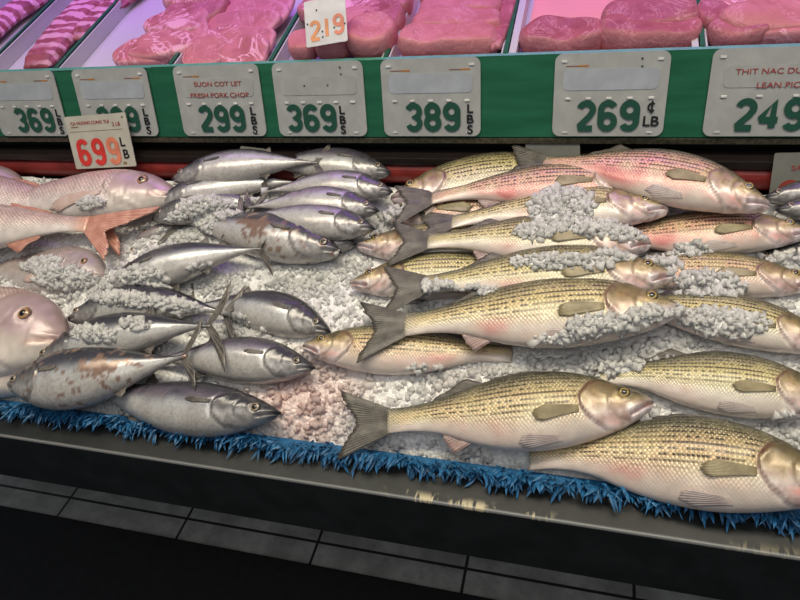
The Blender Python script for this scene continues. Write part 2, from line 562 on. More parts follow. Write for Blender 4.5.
    for i in range(nr + 1):
        q = i / nr
        for j in range(ns):
            a = 2 * math.pi * j / ns
            eV.append((math.cos(a) * q, side * (math.sqrt(max(0, 1 - q * q)) * .42 - .12), math.sin(a) * q)); eR.append(q)
    for i in range(nr):
        for j in range(ns):
            k = (j + 1) % ns
            eF.append((i * ns + j, (i + 1) * ns + j, (i + 1) * ns + k, i * ns + k))
    eV = np.array(eV)
    ctr = deform([[e0, side * ey, ez]])[0]
    eye = mesh_obj('eye', eV * er_ * SL, eF, M[{'bass': 'eye_gold', 'bonito': 'eye_silver', 'snapper': 'eye_amber'}[kind]], root, flo={'ring': eR})
    eye.location = ctr
    pV = eV.copy() * np.array([.52, .62, .52]); pV[:, 1] += side * .22
    pu = mesh_obj('pupil', pV * er_ * SL, eF, M['pupil_cloudy' if (kind == 'bass' and pink > .6) else 'pupil'], eye)

    # --- fins
    def fin(nm_, base0, base1, a0, a1, lens, mat_, n=18, m=8, lift=None, ragged=.05, wave=.004, yoff=0.0):
        rs = np.random.default_rng(seed * 13 + len(nm_))
        Vf, uvf = [], []
        for i in range(n):
            s_ = i / (n - 1)
            bx, bz = base0[0] + (base1[0] - base0[0]) * s_, (base0[1] + (base1[1] - base0[1]) * s_) * hr
            an = R(a0 + (a1 - a0) * s_)
            L = lens(s_) * (1 + ragged * (rs.random() - .5) * 2)
            for j in range(m):
                q = j / (m - 1)
                x, z = bx + math.cos(an) * L * q, bz + math.sin(an) * L * q
                if lift is None:
                    y = yoff + wave * math.sin(s_ * 9 + seed) * q + (0.0009 if i % 2 else -0.0009) * q
                else:
                    y = side * (float(surf(x, z)[0]) + 0.003 + lift * q + (0.001 if i % 2 else 0))
                if tail_turn and nm_ == 'tail_fin':
                    y += side * tail_turn * q * q
                Vf.append((x, y, z)); uvf.append((s_, q))
        Vf = np.array(Vf)
        tk = np.array([0, 0.0012, 0])
        top, bot = deform(Vf + tk), deform(Vf - tk)
        nn = n * m
        Ff = []
        for i in range(n - 1):
            for j in range(m - 1):
                a = i * m + j
                Ff.append((a, a + 1, a + m + 1, a + m)); Ff.append((nn + a, nn + a + m, nn + a + m + 1, nn + a + 1))
        rim = [i * m for i in range(n)] + [(n - 1) * m + j for j in range(1, m)] + [i * m + m - 1 for i in range(n - 2, -1, -1)] + [j for j in range(m - 2, 0, -1)]
        for a, b in zip(rim, rim[1:] + rim[:1]):
            Ff.append((a, b, nn + b, nn + a))
        return mesh_obj(nm_, np.vstack([top, bot]), Ff, mat_, root, uv=np.array(uvf * 2))

    cut = cut or ()
    def want(x):
        return fins and x not in cut
    if kind == 'bass':
        TL = tail_len or .225
        if 'tail_fin' not in cut:
            fin('tail_fin', (.985, .044), (.985, -.044), 24, -24, lambda s_: TL * (.60 + .40 * abs(2 * s_ - 1) ** 1.4), M['bass_tail'], 30, 9, ragged=.04)
        if want('dorsal_fin'):
            fin('dorsal_fin', (.36, .128), (.57, .116), 22, 8, lambda s_: .06 * math.sin(math.pi * min(1, s_ * .8 + .15)) + .01, M['bass_tail'], 11, 5, ragged=.12)
            fin('soft_dorsal_fin', (.60, .110), (.79, .060), 20, 6, lambda s_: .055 * (1 - s_) ** .7 + .03, M['bass_tail'], 14, 6)
        if want('anal_fin'):
            fin('anal_fin', (.66, -.094), (.76, -.064), -30, -10, lambda s_: .070 * (1 - s_) ** .8 + .02, M['bass_anal'], 12, 6)
        if want('pelvic_fin'):
            fin('pelvic_fin', (.335, -.122), (.350, -.105), -10, 6, lambda s_: .15 * math.sin(math.pi * (.25 + .5 * s_)), M['bass_pelvic'], 9, 8, lift=.003)
        if want('pectoral_fin'):
            fin('pectoral_fin', (.268, -.014), (.268, -.036), 4, -11, lambda s_: .165 * math.sin(math.pi * (.24 + .46 * s_)), M['bass_pectoral'], 14, 9, lift=.006)
    elif kind == 'bonito':
        TL = tail_len or .21
        if 'tail_fin' not in cut:
            fin('tail_fin', (.97, .010), (.97, -.010), 62, -62, lambda s_: TL * (.16 + .84 * abs(2 * s_ - 1) ** 2.2), M['bonito_fin'], 33, 9, ragged=.02)
        if want('dorsal_fin'):
            fin('dorsal_fin', (.60, .097), (.66, .083), 40, 12, lambda s_: .055 * (1 - s_) + .015, M['bonito_fin'], 7, 5)
        if want('pectoral_fin'):
            fin('pectoral_fin', (.262, .020), (.265, .004), 3, -3, lambda s_: .11 * math.sin(math.pi * (.3 + .45 * s_)), M['bonito_fin'], 8, 7, lift=.0005)
        if want('anal_fin'):
            fin('anal_fin', (.62, -.098), (.68, -.080), -35, -12, lambda s_: .05 * (1 - s_) + .015, M['bonito_fin'], 7, 5)
    else:
        TL = tail_len or .30
        if 'tail_fin' not in cut:
            fin('tail_fin', (.985, .042), (.985, -.042), 26 + tail_up, -30 + tail_up, lambda s_: TL * (.42 + .58 * abs(2 * s_ - 1) ** 1.2) * (1 - .4 * s_ if tail_up else 1), M['snapper_fin'], 28, 9)
        if want('dorsal_fin'):
            fin('dorsal_fin', (.30, .180), (.80, .068), 14, 8, lambda s_: .055 * math.sin(math.pi * min(1, s_ * .85 + .12)) + .012, M['snapper_fin'], 18, 5, ragged=.1)
        if want('pectoral_fin'):
            fin('pectoral_fin', (.30, -.03), (.30, -.055), -4, -16, lambda s_: .24 * math.sin(math.pi * (.2 + .5 * s_)), M['snapper_pectoral'], 12, 9, lift=.003)
        if want('anal_fin'):
            fin('anal_fin', (.64, -.115), (.78, -.07), -30, -10, lambda s_: .06 * (1 - s_) + .02, M['snapper_fin'], 9, 5)
    return root


GB, GT, GS, GM = 'striped bass on the ice', 'bonitos on the ice', 'snappers on the ice', 'mackerel at the right edge'
# ------------------------------------------------------------------ floor, mat, counter
def floor_material():
    t = NT('floor_tiles')
    co = t.coord('Object')
    br = t.n('ShaderNodeTexBrick')
    br.offset = 0.0
    br.inputs['Scale'].default_value = 1.0
    br.inputs['Mortar Size'].default_value = 0.004
    br.inputs['Mortar Smooth'].default_value = 0.2
    br.inputs['Brick Width'].default_value = 0.383
    br.inputs['Row Height'].default_value = 0.30
    t.l(co, br.inputs['Vector'])
    nz = t.noise(9, 6, co, 0.65)
    n2 = t.noise(40, 4, co)
    c = t.mix(t.ss(nz, 0.35, 0.7), (0.34, 0.34, 0.32), (0.58, 0.58, 0.55))
    c = t.mix(t.math('MULTIPLY', t.ss(n2, 0.5, 0.8), 0.5), c, (0.20, 0.20, 0.19))
    t.p(Base_Color=t.mix(br.outputs['Fac'], c, (0.03, 0.03, 0.03)), Roughness=0.5)
    return t.m


fl = mesh_obj('floor', [(-3.363, -0.765, 0), (1.737, -0.765, 0), (1.737, 2.035, 0), (-3.363, 2.035, 0)], [(0, 1, 2, 3)], floor_material(), smooth=False)
fl.location = (0.163, 0.165, 0)
structure(fl)
structure(box_obj('wall_back', (-3.2, 2.1, 0), (1.9, 2.2, 2.6), plain('back_wall_paint', (0.35, 0.35, 0.34), 0.6)))

rubber = plain('black_rubber', (0.012, 0.012, 0.014), 0.75, var=0.2, scale=60)
fm = box_obj('floor_mat', (-3.0, -0.25, 0.001), (1.8, 0.700, 0.012), rubber, bevel=0.004)
tag(fm, 'black rubber floor mat lying on the grey tiles before the fish counter', 'mat')

LIP_Y, LIP_Z = 0.471, 0.74


def rim_material():
    t = NT('dark_worn_metal')
    co = t.coord('Object')
    nz = t.noise(22, 5, co, 0.6)
    c = t.mix(t.ss(nz, 0.35, 0.7), (0.015, 0.017, 0.018), (0.028, 0.031, 0.032))
    st = t.n('ShaderNodeMapping')
    st.inputs['Scale'].default_value = (150, 40, 40)
    t.l(co, st.inputs['Vector'])
    fl_ = t.noise(1.0, 2, st.outputs[0], 0.5)
    big = t.noise(24, 3, co)
    sp = t.n('ShaderNodeSeparateXYZ')
    t.l(co, sp.inputs[0])
    near = t.math('MULTIPLY', t.ss(sp.outputs[1], LIP_Y + 0.016, LIP_Y + 0.001), t.ss(sp.outputs[2], LIP_Z - 0.008, LIP_Z - 0.004))       # chips sit along the outer edge
    span = t.math('MULTIPLY', t.ss(sp.outputs[0], -0.26, -0.20), t.ss(sp.outputs[0], 0.005, -0.05))
    span = t.math('MAXIMUM', span, t.math('MULTIPLY', t.ss(sp.outputs[0], 0.155, 0.18), 0.25))
    chip = t.math('MULTIPLY', t.math('MULTIPLY', t.ss(fl_, 0.47, 0.56), near), t.math('MULTIPLY', span, t.ss(big, 0.44, 0.54)))
    edge = t.math('MULTIPLY', t.ss(sp.outputs[1], LIP_Y + 0.0045, LIP_Y + 0.001), t.ss(sp.outputs[2], LIP_Z - 0.006, LIP_Z - 0.002))
    c = t.mix(t.math('MULTIPLY', edge, 0.7), c, (0.42, 0.42, 0.41))
    c = t.mix(chip, c, (0.62, 0.54, 0.36))
    t.p(Base_Color=c, Roughness=0.36, Metallic=0.15)
    return t.m


X0, X1 = -1.9, 0.95
counter = empty('fish_counter', Matrix.Translation((-0.45, LIP_Y, 0)))
tag(counter, 'long dark metal fish counter with sloping iced bed and a bar coloured as a red reflection at the back', 'counter')
inv = Matrix.Translation((0.45, -LIP_Y, 0))


def cpart(o):
    o.parent = counter
    o.matrix_parent_inverse = inv
    return o


M['rim'] = rim_material()
bed_end = 0.985
be_z = BED_Z + (bed_end - BED_Y) * math.tan(BED_A)
rimp = [(LIP_Y, 0.615), (LIP_Y, LIP_Z - .004), (LIP_Y + .0012, LIP_Z - .0012), (LIP_Y + .004, LIP_Z), (0.515, LIP_Z + .004), (0.53, BED_Z - .03), (0.53, 0.66), (0.485, 0.66), (0.485, 0.615)]
cpart(extrude_profile('front_rim', rimp, X0, X1, M['rim']))
steel = plain('stainless_steel', (0.40, 0.40, 0.40), 0.35, 0.9)
cpart(extrude_profile('bed_tray', [(0.531, BED_Z - .05), (0.531, BED_Z - .028), (bed_end, be_z - .028), (bed_end, be_z - .05)], X0, X1, steel))
dark_metal = plain('dark_brown_metal', (0.030, 0.022, 0.020), 0.30, 0.3, scale=90)
cpart(box_obj('base_cabinet', (X0, 1.12, 0.0), (X1, 1.9, 0.80), plain('black_cabinet', (0.02, 0.02, 0.02), 0.5)))
cpart(box_obj('shelf_underside', (X0, 0.535, 0.60), (X1, 1.12, 0.66), plain('black_underside', (0.018, 0.018, 0.018), 0.6)))
red = plain('red_reflection_colour', (0.27, 0.030, 0.026), 0.34, var=0.2, scale=25)  # solid red standing in for a red reflection on the dark back wall
rp = []
for i in range(13):
    a = R(-100 + 200 * i / 12)
    rp.append((0.998 - 0.016 * math.cos(a), 0.939 + 0.021 * math.sin(a)))
rp += [(1.01, 0.960), (1.01, 0.918)]
cpart(extrude_profile('red_reflection_bar', rp, X0, X1, red, smooth=False))
cpart(box_obj('rail_cap', (X0, 0.984, 0.9605), (X1, 1.02, 0.974), dark_metal, bevel=0.0015))

# the case behind: black gap, tan ledge, green front, trays
case = empty('meat_case', Matrix.Translation((-0.45, 1.03, 0)))
tag(case, 'refrigerated meat case with a green front panel behind the fish counter', 'display case')
inv2 = Matrix.Translation((0.45, -1.03, 0))


def mpart(o):
    o.parent = case
    o.matrix_parent_inverse = inv2
    return o


black = plain('black_recess', (0.010, 0.010, 0.010), 0.45, scale=120)
mpart(box_obj('kick_panel', (X0, 1.026, 0.80), (X1, 1.06, 1.005), black))
mpart(box_obj('metal_ledge', (X0, 0.999, 0.9945), (X1, 1.03, 1.0045), plain('tan_metal', (0.16, 0.145, 0.10), 0.4, 0.5, var=0.3, scale=160), bevel=0.001))
SU = np.array([0, 0.2562, 0.9666]); SU /= np.linalg.norm(SU)        # up the leaning green front
TU = np.array([0, math.cos(R(12)), math.sin(R(12))])                # back along the trays
TN = np.array([0, -math.sin(R(12)), math.cos(R(12))])
G0 = np.array([0, 1.000, 1.0065])
GN = np.array([0, -SU[2], SU[1]])                                  # faces the shopper
top = hit(430, 58, G0, GN)
GH = float((top - G0) @ SU)
G1 = G0 + SU * GH


def front(px, py, off=0.0):
    return hit(px, py, G0 + GN * off, GN)


def tray(px, py, h=0.0):
    return hit(px, py, G1 + TN * h, TN)


def slab(name, p, q, th, x0, x1, mat):
    """plate between two (y, z) points, thickness behind it"""
    d = (q - p) / np.linalg.norm(q - p)
    nn = np.array([0, d[2], -d[1]])
    pts = [p, q, q + nn * th, p + nn * th]
    return extrude_profile(name, [(a[1], a[2]) for a in pts], x0, x1, mat)


def green_material():
    t = NT('green_enamel')
    co = t.coord()
    mp = t.n('ShaderNodeMapping')
    mp.inputs['Scale'].default_value = (5, 30, 40)
    t.l(co, mp.inputs['Vector'])
    nz = t.noise(1.5, 4, mp.outputs[0])
    t.p(Base_Color=t.mix(t.ss(nz, 0.3, 0.75), (0.012, 0.105, 0.055), (0.022, 0.150, 0.080)), Roughness=0.3)
    return t.m


M['green'] = green_material()
jx = front(158, 100)[0]
mpart(slab('front_panel', G0, G1 - SU * .003, .012, X0, jx - .001, M['green']))
mpart(slab('front_panel', G0 - GN * -.001, G1 + GN * .001, .013, jx, X1, M['green']))
mpart(slab('trim_strip', G1 - SU * .0008, G1 + TU * .006 + SU * .0006, .002, X0, X1, plain('mint_edge', (0.10, 0.36, 0.27), 0.35)))
white_pl = plain('white_tray_plastic', (0.62, 0.61, 0.63), 0.35, var=0.03, scale=6)
# ------------------------------------------------------------------ the fish, back rows first
# striped bass, middle pile: a lower layer heading left, an upper layer heading right
fish('bass', (391, 199), (615, 163), .030, .030, 'golden bass at the back heading left, mostly covered by a pink bass', group=GB, seed=3, hr=.95, bend=.03, cut=('pelvic_fin', 'pectoral_fin'))
fish('bass', (383, 217), (600, 200), .018, .012, 'lower bass heading left with raw pink jaw under a dark tail, third from the back', group=GB, seed=4, pink=.6, hr=.8, cut=('pelvic_fin',))
fish('bass', (357, 246), (575, 240), .018, .012, 'lower bass heading left with pink jaw, between two tail fins beside the ice', group=GB, seed=5, hr=.8, cut=('pelvic_fin',))
fish('bass', (350, 284), (572, 275), .018, .014, 'lower bass heading left with yellow eye and pale pink throat', group=GB, seed=6, hr=.86, bend=.03, cut=('pelvic_fin', 'pectoral_fin'))
fish('bass', (303, 346), (512, 354), .026, .010, 'lower bass heading left with white belly under a grey tail fin', group=GB, seed=7, hr=.90, pink=.3, cut=('pelvic_fin', 'pectoral_fin', 'anal_fin', 'tail_fin'))
fish('bass', (655, 190), (432, 198), .046, .050, 'pale pink bass with grey tail, second from the back of the middle pile', group=GB, seed=8, pink=.75, bend=.05, hr=.80)
fish('bass', (668, 210), (452, 222), .056, .042, 'golden bass with dark tail whose head rests below the top pink bass', group=GB, seed=9, bend=.05, hr=.92, roll=-4)
fish('bass', (651, 244), (428, 241), .044, .050, 'golden bass with a mound of ice on its shoulder', group=GB, seed=10, bend=.02, hr=.95)
fish('bass', (674, 276), (424, 285), .048, .050, 'golden bass with a ridge of ice along its belly', group=GB, seed=11, bend=.03, hr=.98)
fish('bass', (681, 308), (405, 325), .050, .050, 'largest golden bass in the middle, broad grey tail, ice under its chin', group=GB, seed=12, bend=.02, hr=1.04, pink=.12)
fish('bass', (653, 402), (388, 421), .038, .026, 'pale bass with forked grey tail frontmost in the middle pile', group=GB, seed=13, hr=1.10, pink=.22, bend=.0, tail_len=.245)
fish('bass', (770, 206), (543, 164), .075, .060, 'pink bass lying on top at the back, in front of the green case', group=GB, seed=14, pink=1.0, bend=.055, hr=1.02)
# right pile
fish('bass', (812, 232), (590, 240), .028, .020, 'pink bass at the back of the right pile, below the top pink bass', group=GB, seed=15, pink=.85, hr=.88, bend=.02, cut=('tail_fin', 'anal_fin'))
fish('bass', (818, 285), (590, 272), .016, .012, 'pinkish bass half buried in ice, second from the back of the right pile', group=GB, seed=16, pink=.45, hr=.85, bend=.03, cut=('tail_fin', 'anal_fin'))
fish('bass', (838, 348), (610, 305), .026, .018, 'golden bass heading right with iced belly, third from the back of the right pile', group=GB, seed=17, hr=.95, bend=.05, cut=('tail_fin', 'anal_fin'))
fish('bass', (842, 402), (598, 375), .030, .020, 'golden bass with open red gill, second from the front of the right pile', group=GB, seed=18, hr=1.08, bend=.03, cut=('tail_fin', 'anal_fin'))
fish('bass', (850, 486), (530, 456), .046, .004, 'largest bass, front right corner, hanging over the blue garnish', group=GB, seed=19, hr=1.14, pink=.3, bend=.035, cut=('tail_fin', 'anal_fin'))
# mackerel and a dark fish at the right edge
fish('bonito', (763, 198), (930, 178), .030, .030, 'white and black mackerel head at the right edge, upper of two', group=GM, seed=31, name='mackerel', hr=.8, res=(80, 32))
fish('bonito', (775, 210), (940, 204), .036, .030, 'white and black mackerel head at the right edge, lower of two', group=GM, seed=32, name='mackerel', hr=.8, res=(80, 32))
fish('bonito', (748, 262), (930, 232), -.004, .006, 'dark fish back sunk in ice at the right edge between two bass', seed=33, name='mackerel', group=GM, dark=.55, hr=.8, res=(80, 32))

# snappers on the left
fish('snapper', (24, 184), (-150, 190), .022, .022, 'tan fish head at the left edge, farthest back', group=GS, seed=41, name='sea_bream', hr=.62, dark=.2, res=(90, 36))
fish('snapper', (178, 197), (-30, 206), .034, .030, 'long pale snapper heading right directly below the cream 699 card', group=GS, seed=42, hr=.66, bend=.02, res=(110, 40))
fish('snapper', (-95, 205), (88, 209), .040, .030, 'striped pink snapper at the left edge, second from the back', group=GS, seed=43, hr=.78, bend=.04, res=(110, 40))
fish('snapper', (158, 206), (60, 216), .018, .006, 'small lilac pink snapper above an orange tail', group=GS, seed=44, hr=.8, bend=.05, res=(80, 32))
fish('snapper', (-118, 244), (88, 224), .046, .046, 'pink snapper with a spread orange tail fin over the ice', group=GS, seed=45, tail_up=-14, tail_len=.32, hr=.80, bend=.03, res=(120, 44))
fish('snapper', (106, 276), (-20, 268), .004, -.004, 'greyish snapper buried in ice with a large eye showing', group=GS, seed=46, hr=1.0, dark=.6, res=(110, 40))
fish('snapper', (50, 380), (-150, 362), .006, .002, 'pale snapper belly lowest at the left edge', group=GS, seed=48, hr=.6, res=(80, 32))
fish('snapper', (68, 340), (-165, 330), .034, .030, 'snapper with a steep purple forehead at the left edge, heading right', group=GS, seed=47, hr=.98, res=(140, 52))
fish('snapper', (122, 258), (215, 236), -.006, -.014, 'small brownish fish sunk in the ice left of a bonito tail', group=GS, seed=49, name='sea_bream', hr=.62, dark=.8, res=(80, 32))
fish('snapper', (136, 238), (215, 215), .004, -.004, 'small dark purple fish poking from the ice beside an orange tail', group=GS, seed=50, name='sea_bream', hr=.5, dark=.9, res=(60, 28))

# bonitos
fish('bonito', (391, 173), (256, 166), .034, .034, 'bonito at the very back heading right, beside the red reflection bar', group=GT, seed=51, bend=.05, pink=.2, res=(100, 40), thick=.9)
fish('bonito', (172, 180), (318, 163), .046, .056, 'bonito at the back heading left, slim tail lying over another', group=GT, seed=52, bend=.05, pink=.45, hr=.95, res=(100, 40), thick=.9)
fish('bonito', (154, 205), (300, 183), .032, .030, 'pale bonito heading left under the rearmost left-facing one', group=GT, seed=53, bend=.06, pink=.3, hr=.9, res=(100, 40), thick=.9)
fish('bonito', (393, 192), (265, 192), .044, .040, 'lilac bonito heading right, second from the back', group=GT, seed=54, bend=.06, pink=1.0, hr=1.0, res=(100, 40), thick=.9)
fish('bonito', (379, 211), (248, 208), .044, .040, 'lilac bonito heading right, third from the back', group=GT, seed=55, bend=.06, pink=1.0, hr=1.05, res=(100, 40), thick=.9)
fish('bonito', (375, 229), (240, 216), .046, .036, 'bonito with a bright silver side, fourth from the back heading right', group=GT, seed=56, bend=.02, pink=.9, hr=1.0, res=(100, 40), thick=.9)
fish('bonito', (152, 220), (275, 207), .026, .022, 'dark bonito heading left with ice heaped over its belly', group=GT, seed=57, bend=.10, dark=.35, hr=1.15, res=(100, 40), thick=.9)
fish('bonito', (357, 244), (235, 236), .018, .012, 'bonito head showing just behind a mottled bonito', group=GT, seed=58, dark=.2, res=(90, 36), thick=.9)
fish('bonito', (342, 253), (180, 222), .030, .012, 'mottled scratched bonito heading right with an open mouth', group=GT, seed=59, bend=.02, hr=.98, res=(110, 40), patch=(.45, .0))
fish('bonito', (104, 292), (262, 249), .024, .046, 'bonito heading left down the ice, tail fin standing by a mottled bonito', group=GT, seed=60, bend=.06, hr=.98, res=(110, 40), tail_turn=.02)
fish('bonito', (331, 332), (190, 306), .014, .004, 'bonito with large black eye heading right, half sunk in ice', group=GT, seed=61, bend=.06, hr=1.05, res=(110, 40))
fish('bonito', (68, 320), (228, 314), .022, .026, 'bonito heading left with an iced belly, third from the front', group=GT, seed=62, bend=.08, hr=.98, dark=.15, res=(110, 40))
fish('bonito', (315, 368), (150, 360), .030, .022, 'bonito with amber eye heading right, second from the front', group=GT, seed=63, bend=.03, hr=1.0, pink=.5, res=(130, 48))
fish('bonito', (36, 364), (212, 326), .030, .056, 'bonito heading left, its tall tail fin rising over another bonito', group=GT, seed=64, bend=.055, hr=1.02, dark=.1, res=(120, 44), tail_len=.27, tail_turn=.02)
fish('bonito', (281, 413), (82, 386), .034, .000, 'frontmost bonito heading right, lying above the blue garnish', group=GT, seed=65, bend=-.03, hr=.84, pink=.3, res=(140, 52), cut=('tail_fin',))
fish('bonito', (8, 386), (187, 356), .040, .054, 'frontmost bonito heading left with brown torn skin patches', group=GT, seed=66, bend=-.015, hr=1.22, res=(140, 52), patch=(.60, -.05), tail_turn=.01)
# ------------------------------------------------------------------ crushed ice and garnish
def ice_material():
    t = NT('crushed_ice')
    at = t.n('ShaderNodeAttribute', attribute_name='Col').outputs['Color']
    t.p(Base_Color=at, Roughness=0.15, IOR=1.31)
    tr = t.n('ShaderNodeBsdfTranslucent')
    t.l(at, tr.inputs['Color'])
    mx = t.n('ShaderNodeMixShader')
    mx.inputs[0].default_value = 0.42
    t.l(t.b.outputs[0], mx.inputs[1])
    t.l(tr.outputs[0], mx.inputs[2])
    t.l(mx.outputs[0], t.t.nodes['Material Output'].inputs['Surface'])
    return t.m


def ice_base_material():
    t = NT('packed_ice')
    at = t.n('ShaderNodeAttribute', attribute_name='Col').outputs['Color']
    vo = t.n('ShaderNodeTexVoronoi')
    vo.inputs['Scale'].default_value = 135
    vo.inputs['Randomness'].default_value = 1.0
    nd = t.n('ShaderNodeTexNoise')
    nd.inputs['Scale'].default_value = 90
    t.l(t.coord(), nd.inputs['Vector'])
    av = t.n('ShaderNodeVectorMath', operation='MULTIPLY_ADD')
    t.l(nd.outputs['Color'], av.inputs[0])
    av.inputs[1].default_value = (.006, .006, .006)
    t.l(t.coord(), av.inputs[2])
    t.l(av.outputs[0], vo.inputs['Vector'])
    sc = t.n('ShaderNodeSeparateXYZ')
    t.l(vo.outputs['Color'], sc.inputs[0])
    shade = t.math('MULTIPLY_ADD', sc.outputs[0], 0.20, 0.84)
    cbn = t.n('ShaderNodeCombineXYZ')
    for k_ in range(3):
        t.l(shade, cbn.inputs[k_])
    t.p(Base_Color=t.mix(1.0, at, cbn.outputs[0], 'MULTIPLY'), Roughness=0.25)
    hh = t.math('ADD', t.math('SUBTRACT', sc.outputs[1], t.math('MULTIPLY', vo.outputs['Distance'], 1.2)), t.math('MULTIPLY', nd.outputs[0], .3))
    t.bump(hh, 0.8, 0.0035)
    return t.m


def bed_pt(x, s, h):
    return np.array([x, BED_Y, BED_Z]) + BS * s + BN * h


pink_spots = [(bed(285, 395), .06, .6), (bed(335, 385), .06, .35), (bed(470, 410), .05, .2), (bed(310, 425), .05, .35)]


def ice_tint(P):
    c = np.tile(np.array([.93, .925, .915]), (len(P), 1))
    for q, r, k in pink_spots:
        d = np.linalg.norm(P - q, axis=1)
        f = (np.exp(-(d / r) ** 2) * k)[:, None]
        c = c * (1 - f) + np.array([.86, .55, .50]) * f
    return c


bpy.context.view_layer.update()
bvh_v, bvh_f, off = [], [], 0
for o in bpy.data.objects:
    if o.type == 'MESH' and o.name.split('.')[0] == 'body':
        me = o.data
        co = np.empty(len(me.vertices) * 3, dtype=np.float32)
        me.vertices.foreach_get('co', co)
        mw = np.array(o.matrix_world)
        co = co.reshape(-1, 3) @ mw[:3, :3].T + mw[:3, 3]
        bvh_v += co.tolist()
        bvh_f += [tuple(i + off for i in p.vertices) for p in me.polygons]
        off += len(co)
bvh = BVHTree.FromPolygons(bvh_v, bvh_f)


def fish_top(x, s):
    """height of the topmost fish surface above the bed there, or None"""
    o_ = bed_pt(x, s, .3)
    r = bvh.ray_cast(Vector(o_), Vector(-BN), .45)
    return None if r[0] is None else .3 - r[3]


S_END = (bed_end - BED_Y) / math.cos(BED_A)


def level(x, s):
    n = noise.fractal(Vector((x * 9, s * 9, 2.0)), 1.0, 2.0, 3) * .006
    edge = min(1.0, max(0.0, (s + .004) / .05))
    return (-.020 + .022 * edge) + n


# packed layer under the fish
nx, ns = 300, 90
V, Fc = [], []
for j in range(ns):
    for i in range(nx):
        x = -1.75 + 2.6 * i / (nx - 1); s = -.004 + (S_END - .002) * j / (ns - 1)
        V.append(bed_pt(x, s, level(x, s) + .001 + .003 * noise.noise(Vector((x * 140, s * 140, 0)))))
for j in range(ns - 1):
    for i in range(nx - 1):
        a = j * nx + i
        Fc.append((a, a + 1, a + nx + 1, a + nx))
V = np.array(V)
packed_mat = ice_base_material()
o = mesh_obj('packed_ice', V, Fc, packed_mat, None, col=ice_tint(V))
o['kind'] = 'stuff'
tag(o, 'packed white ice bed filling the sloping fish counter', 'ice')

# loose chunks
ico = np.array([(x, y, z) for x in (-1, 1) for y in (-1, 1) for z in (-1, 1)]) / math.sqrt(2.2)
NV = 8
icf = np.array([t_ for q_ in ((0, 1, 3, 2), (4, 6, 7, 5), (0, 4, 5, 1), (2, 3, 7, 6), (0, 2, 6, 4), (1, 5, 7, 3)) for t_ in ((q_[0], q_[1], q_[2]), (q_[0], q_[2], q_[3]))])
pts, sizes = [], []
rr = random.Random(5)
for _ in range(16000):
    x = rr.uniform(-1.45, .62); s = rr.uniform(.0, S_END - .01)
    lv = level(x, s)
    sz = rr.choice((.003, .004, .005, .006)) * rr.uniform(.8, 1.2)
    h = lv + rr.uniform(-.003, .004)
    ft = fish_top(x, s)
    if ft is not None and ft > h - .004:
        if ft > h + .012:
            continue
    pts.append(bed_pt(x, s, h)); sizes.append(sz)
# heaps: pixel centre, radii along and up the bed in metres, how many, greatest depth
heaps = [((560, 222), .050, .042, 420, .020), ((600, 243), .070, .018, 260, .012), ((540, 245), .040, .016, 140, .010),
         ((605, 352), .062, .034, 520, .022), ((560, 358), .045, .020, 180, .012), ((650, 340), .045, .030, 300, .016),
         ((560, 278), .075, .013, 240, .012), ((610, 272), .03, .010, 60, .008), ((438, 298), .036, .016, 170, .012), ((480, 300), .03, .01, 60, .006),
         ((715, 325), .065, .020, 320, .012), ((705, 285), .055, .022, 220, .010), ((660, 262), .03, .014, 80, .010), ((790, 256), .03, .014, 90, .008),
         ((215, 212), .060, .022, 420, .018), ((190, 225), .050, .026, 300, .012), ((165, 228), .03, .02, 120, .008), ((260, 200), .03, .012, 90, .008),
         ((60, 275), .07, .022, 380, .012), ((40, 262), .05, .018, 160, .006), ((100, 285), .04, .02, 120, .006),
         ((130, 306), .060, .014, 260, .010), ((180, 309), .045, .012, 140, .008), ((110, 345), .045, .014, 170, .008), ((150, 335), .03, .01, 70, .006),
         ((150, 284), .055, .014, 220, .010), ((215, 278), .045, .02, 180, .008), ((228, 322), .035, .02, 160, .012), ((250, 330), .03, .012, 80, .008),
         ((100, 212), .035, .010, 90, .006), ((500, 366), .05, .010, 120, .008), ((440, 370), .05, .010, 90, .006),
         ((160, 245), .05, .022, 180, .008), ((300, 278), .06, .02, 200, .006), ((395, 212), .02, .02, 60, .004), ((350, 262), .03, .03, 110, .004),
         ((790, 430), .03, .02, 140, .010), ((690, 250), .03, .01, 40, .006)]
mV, mF = [], []
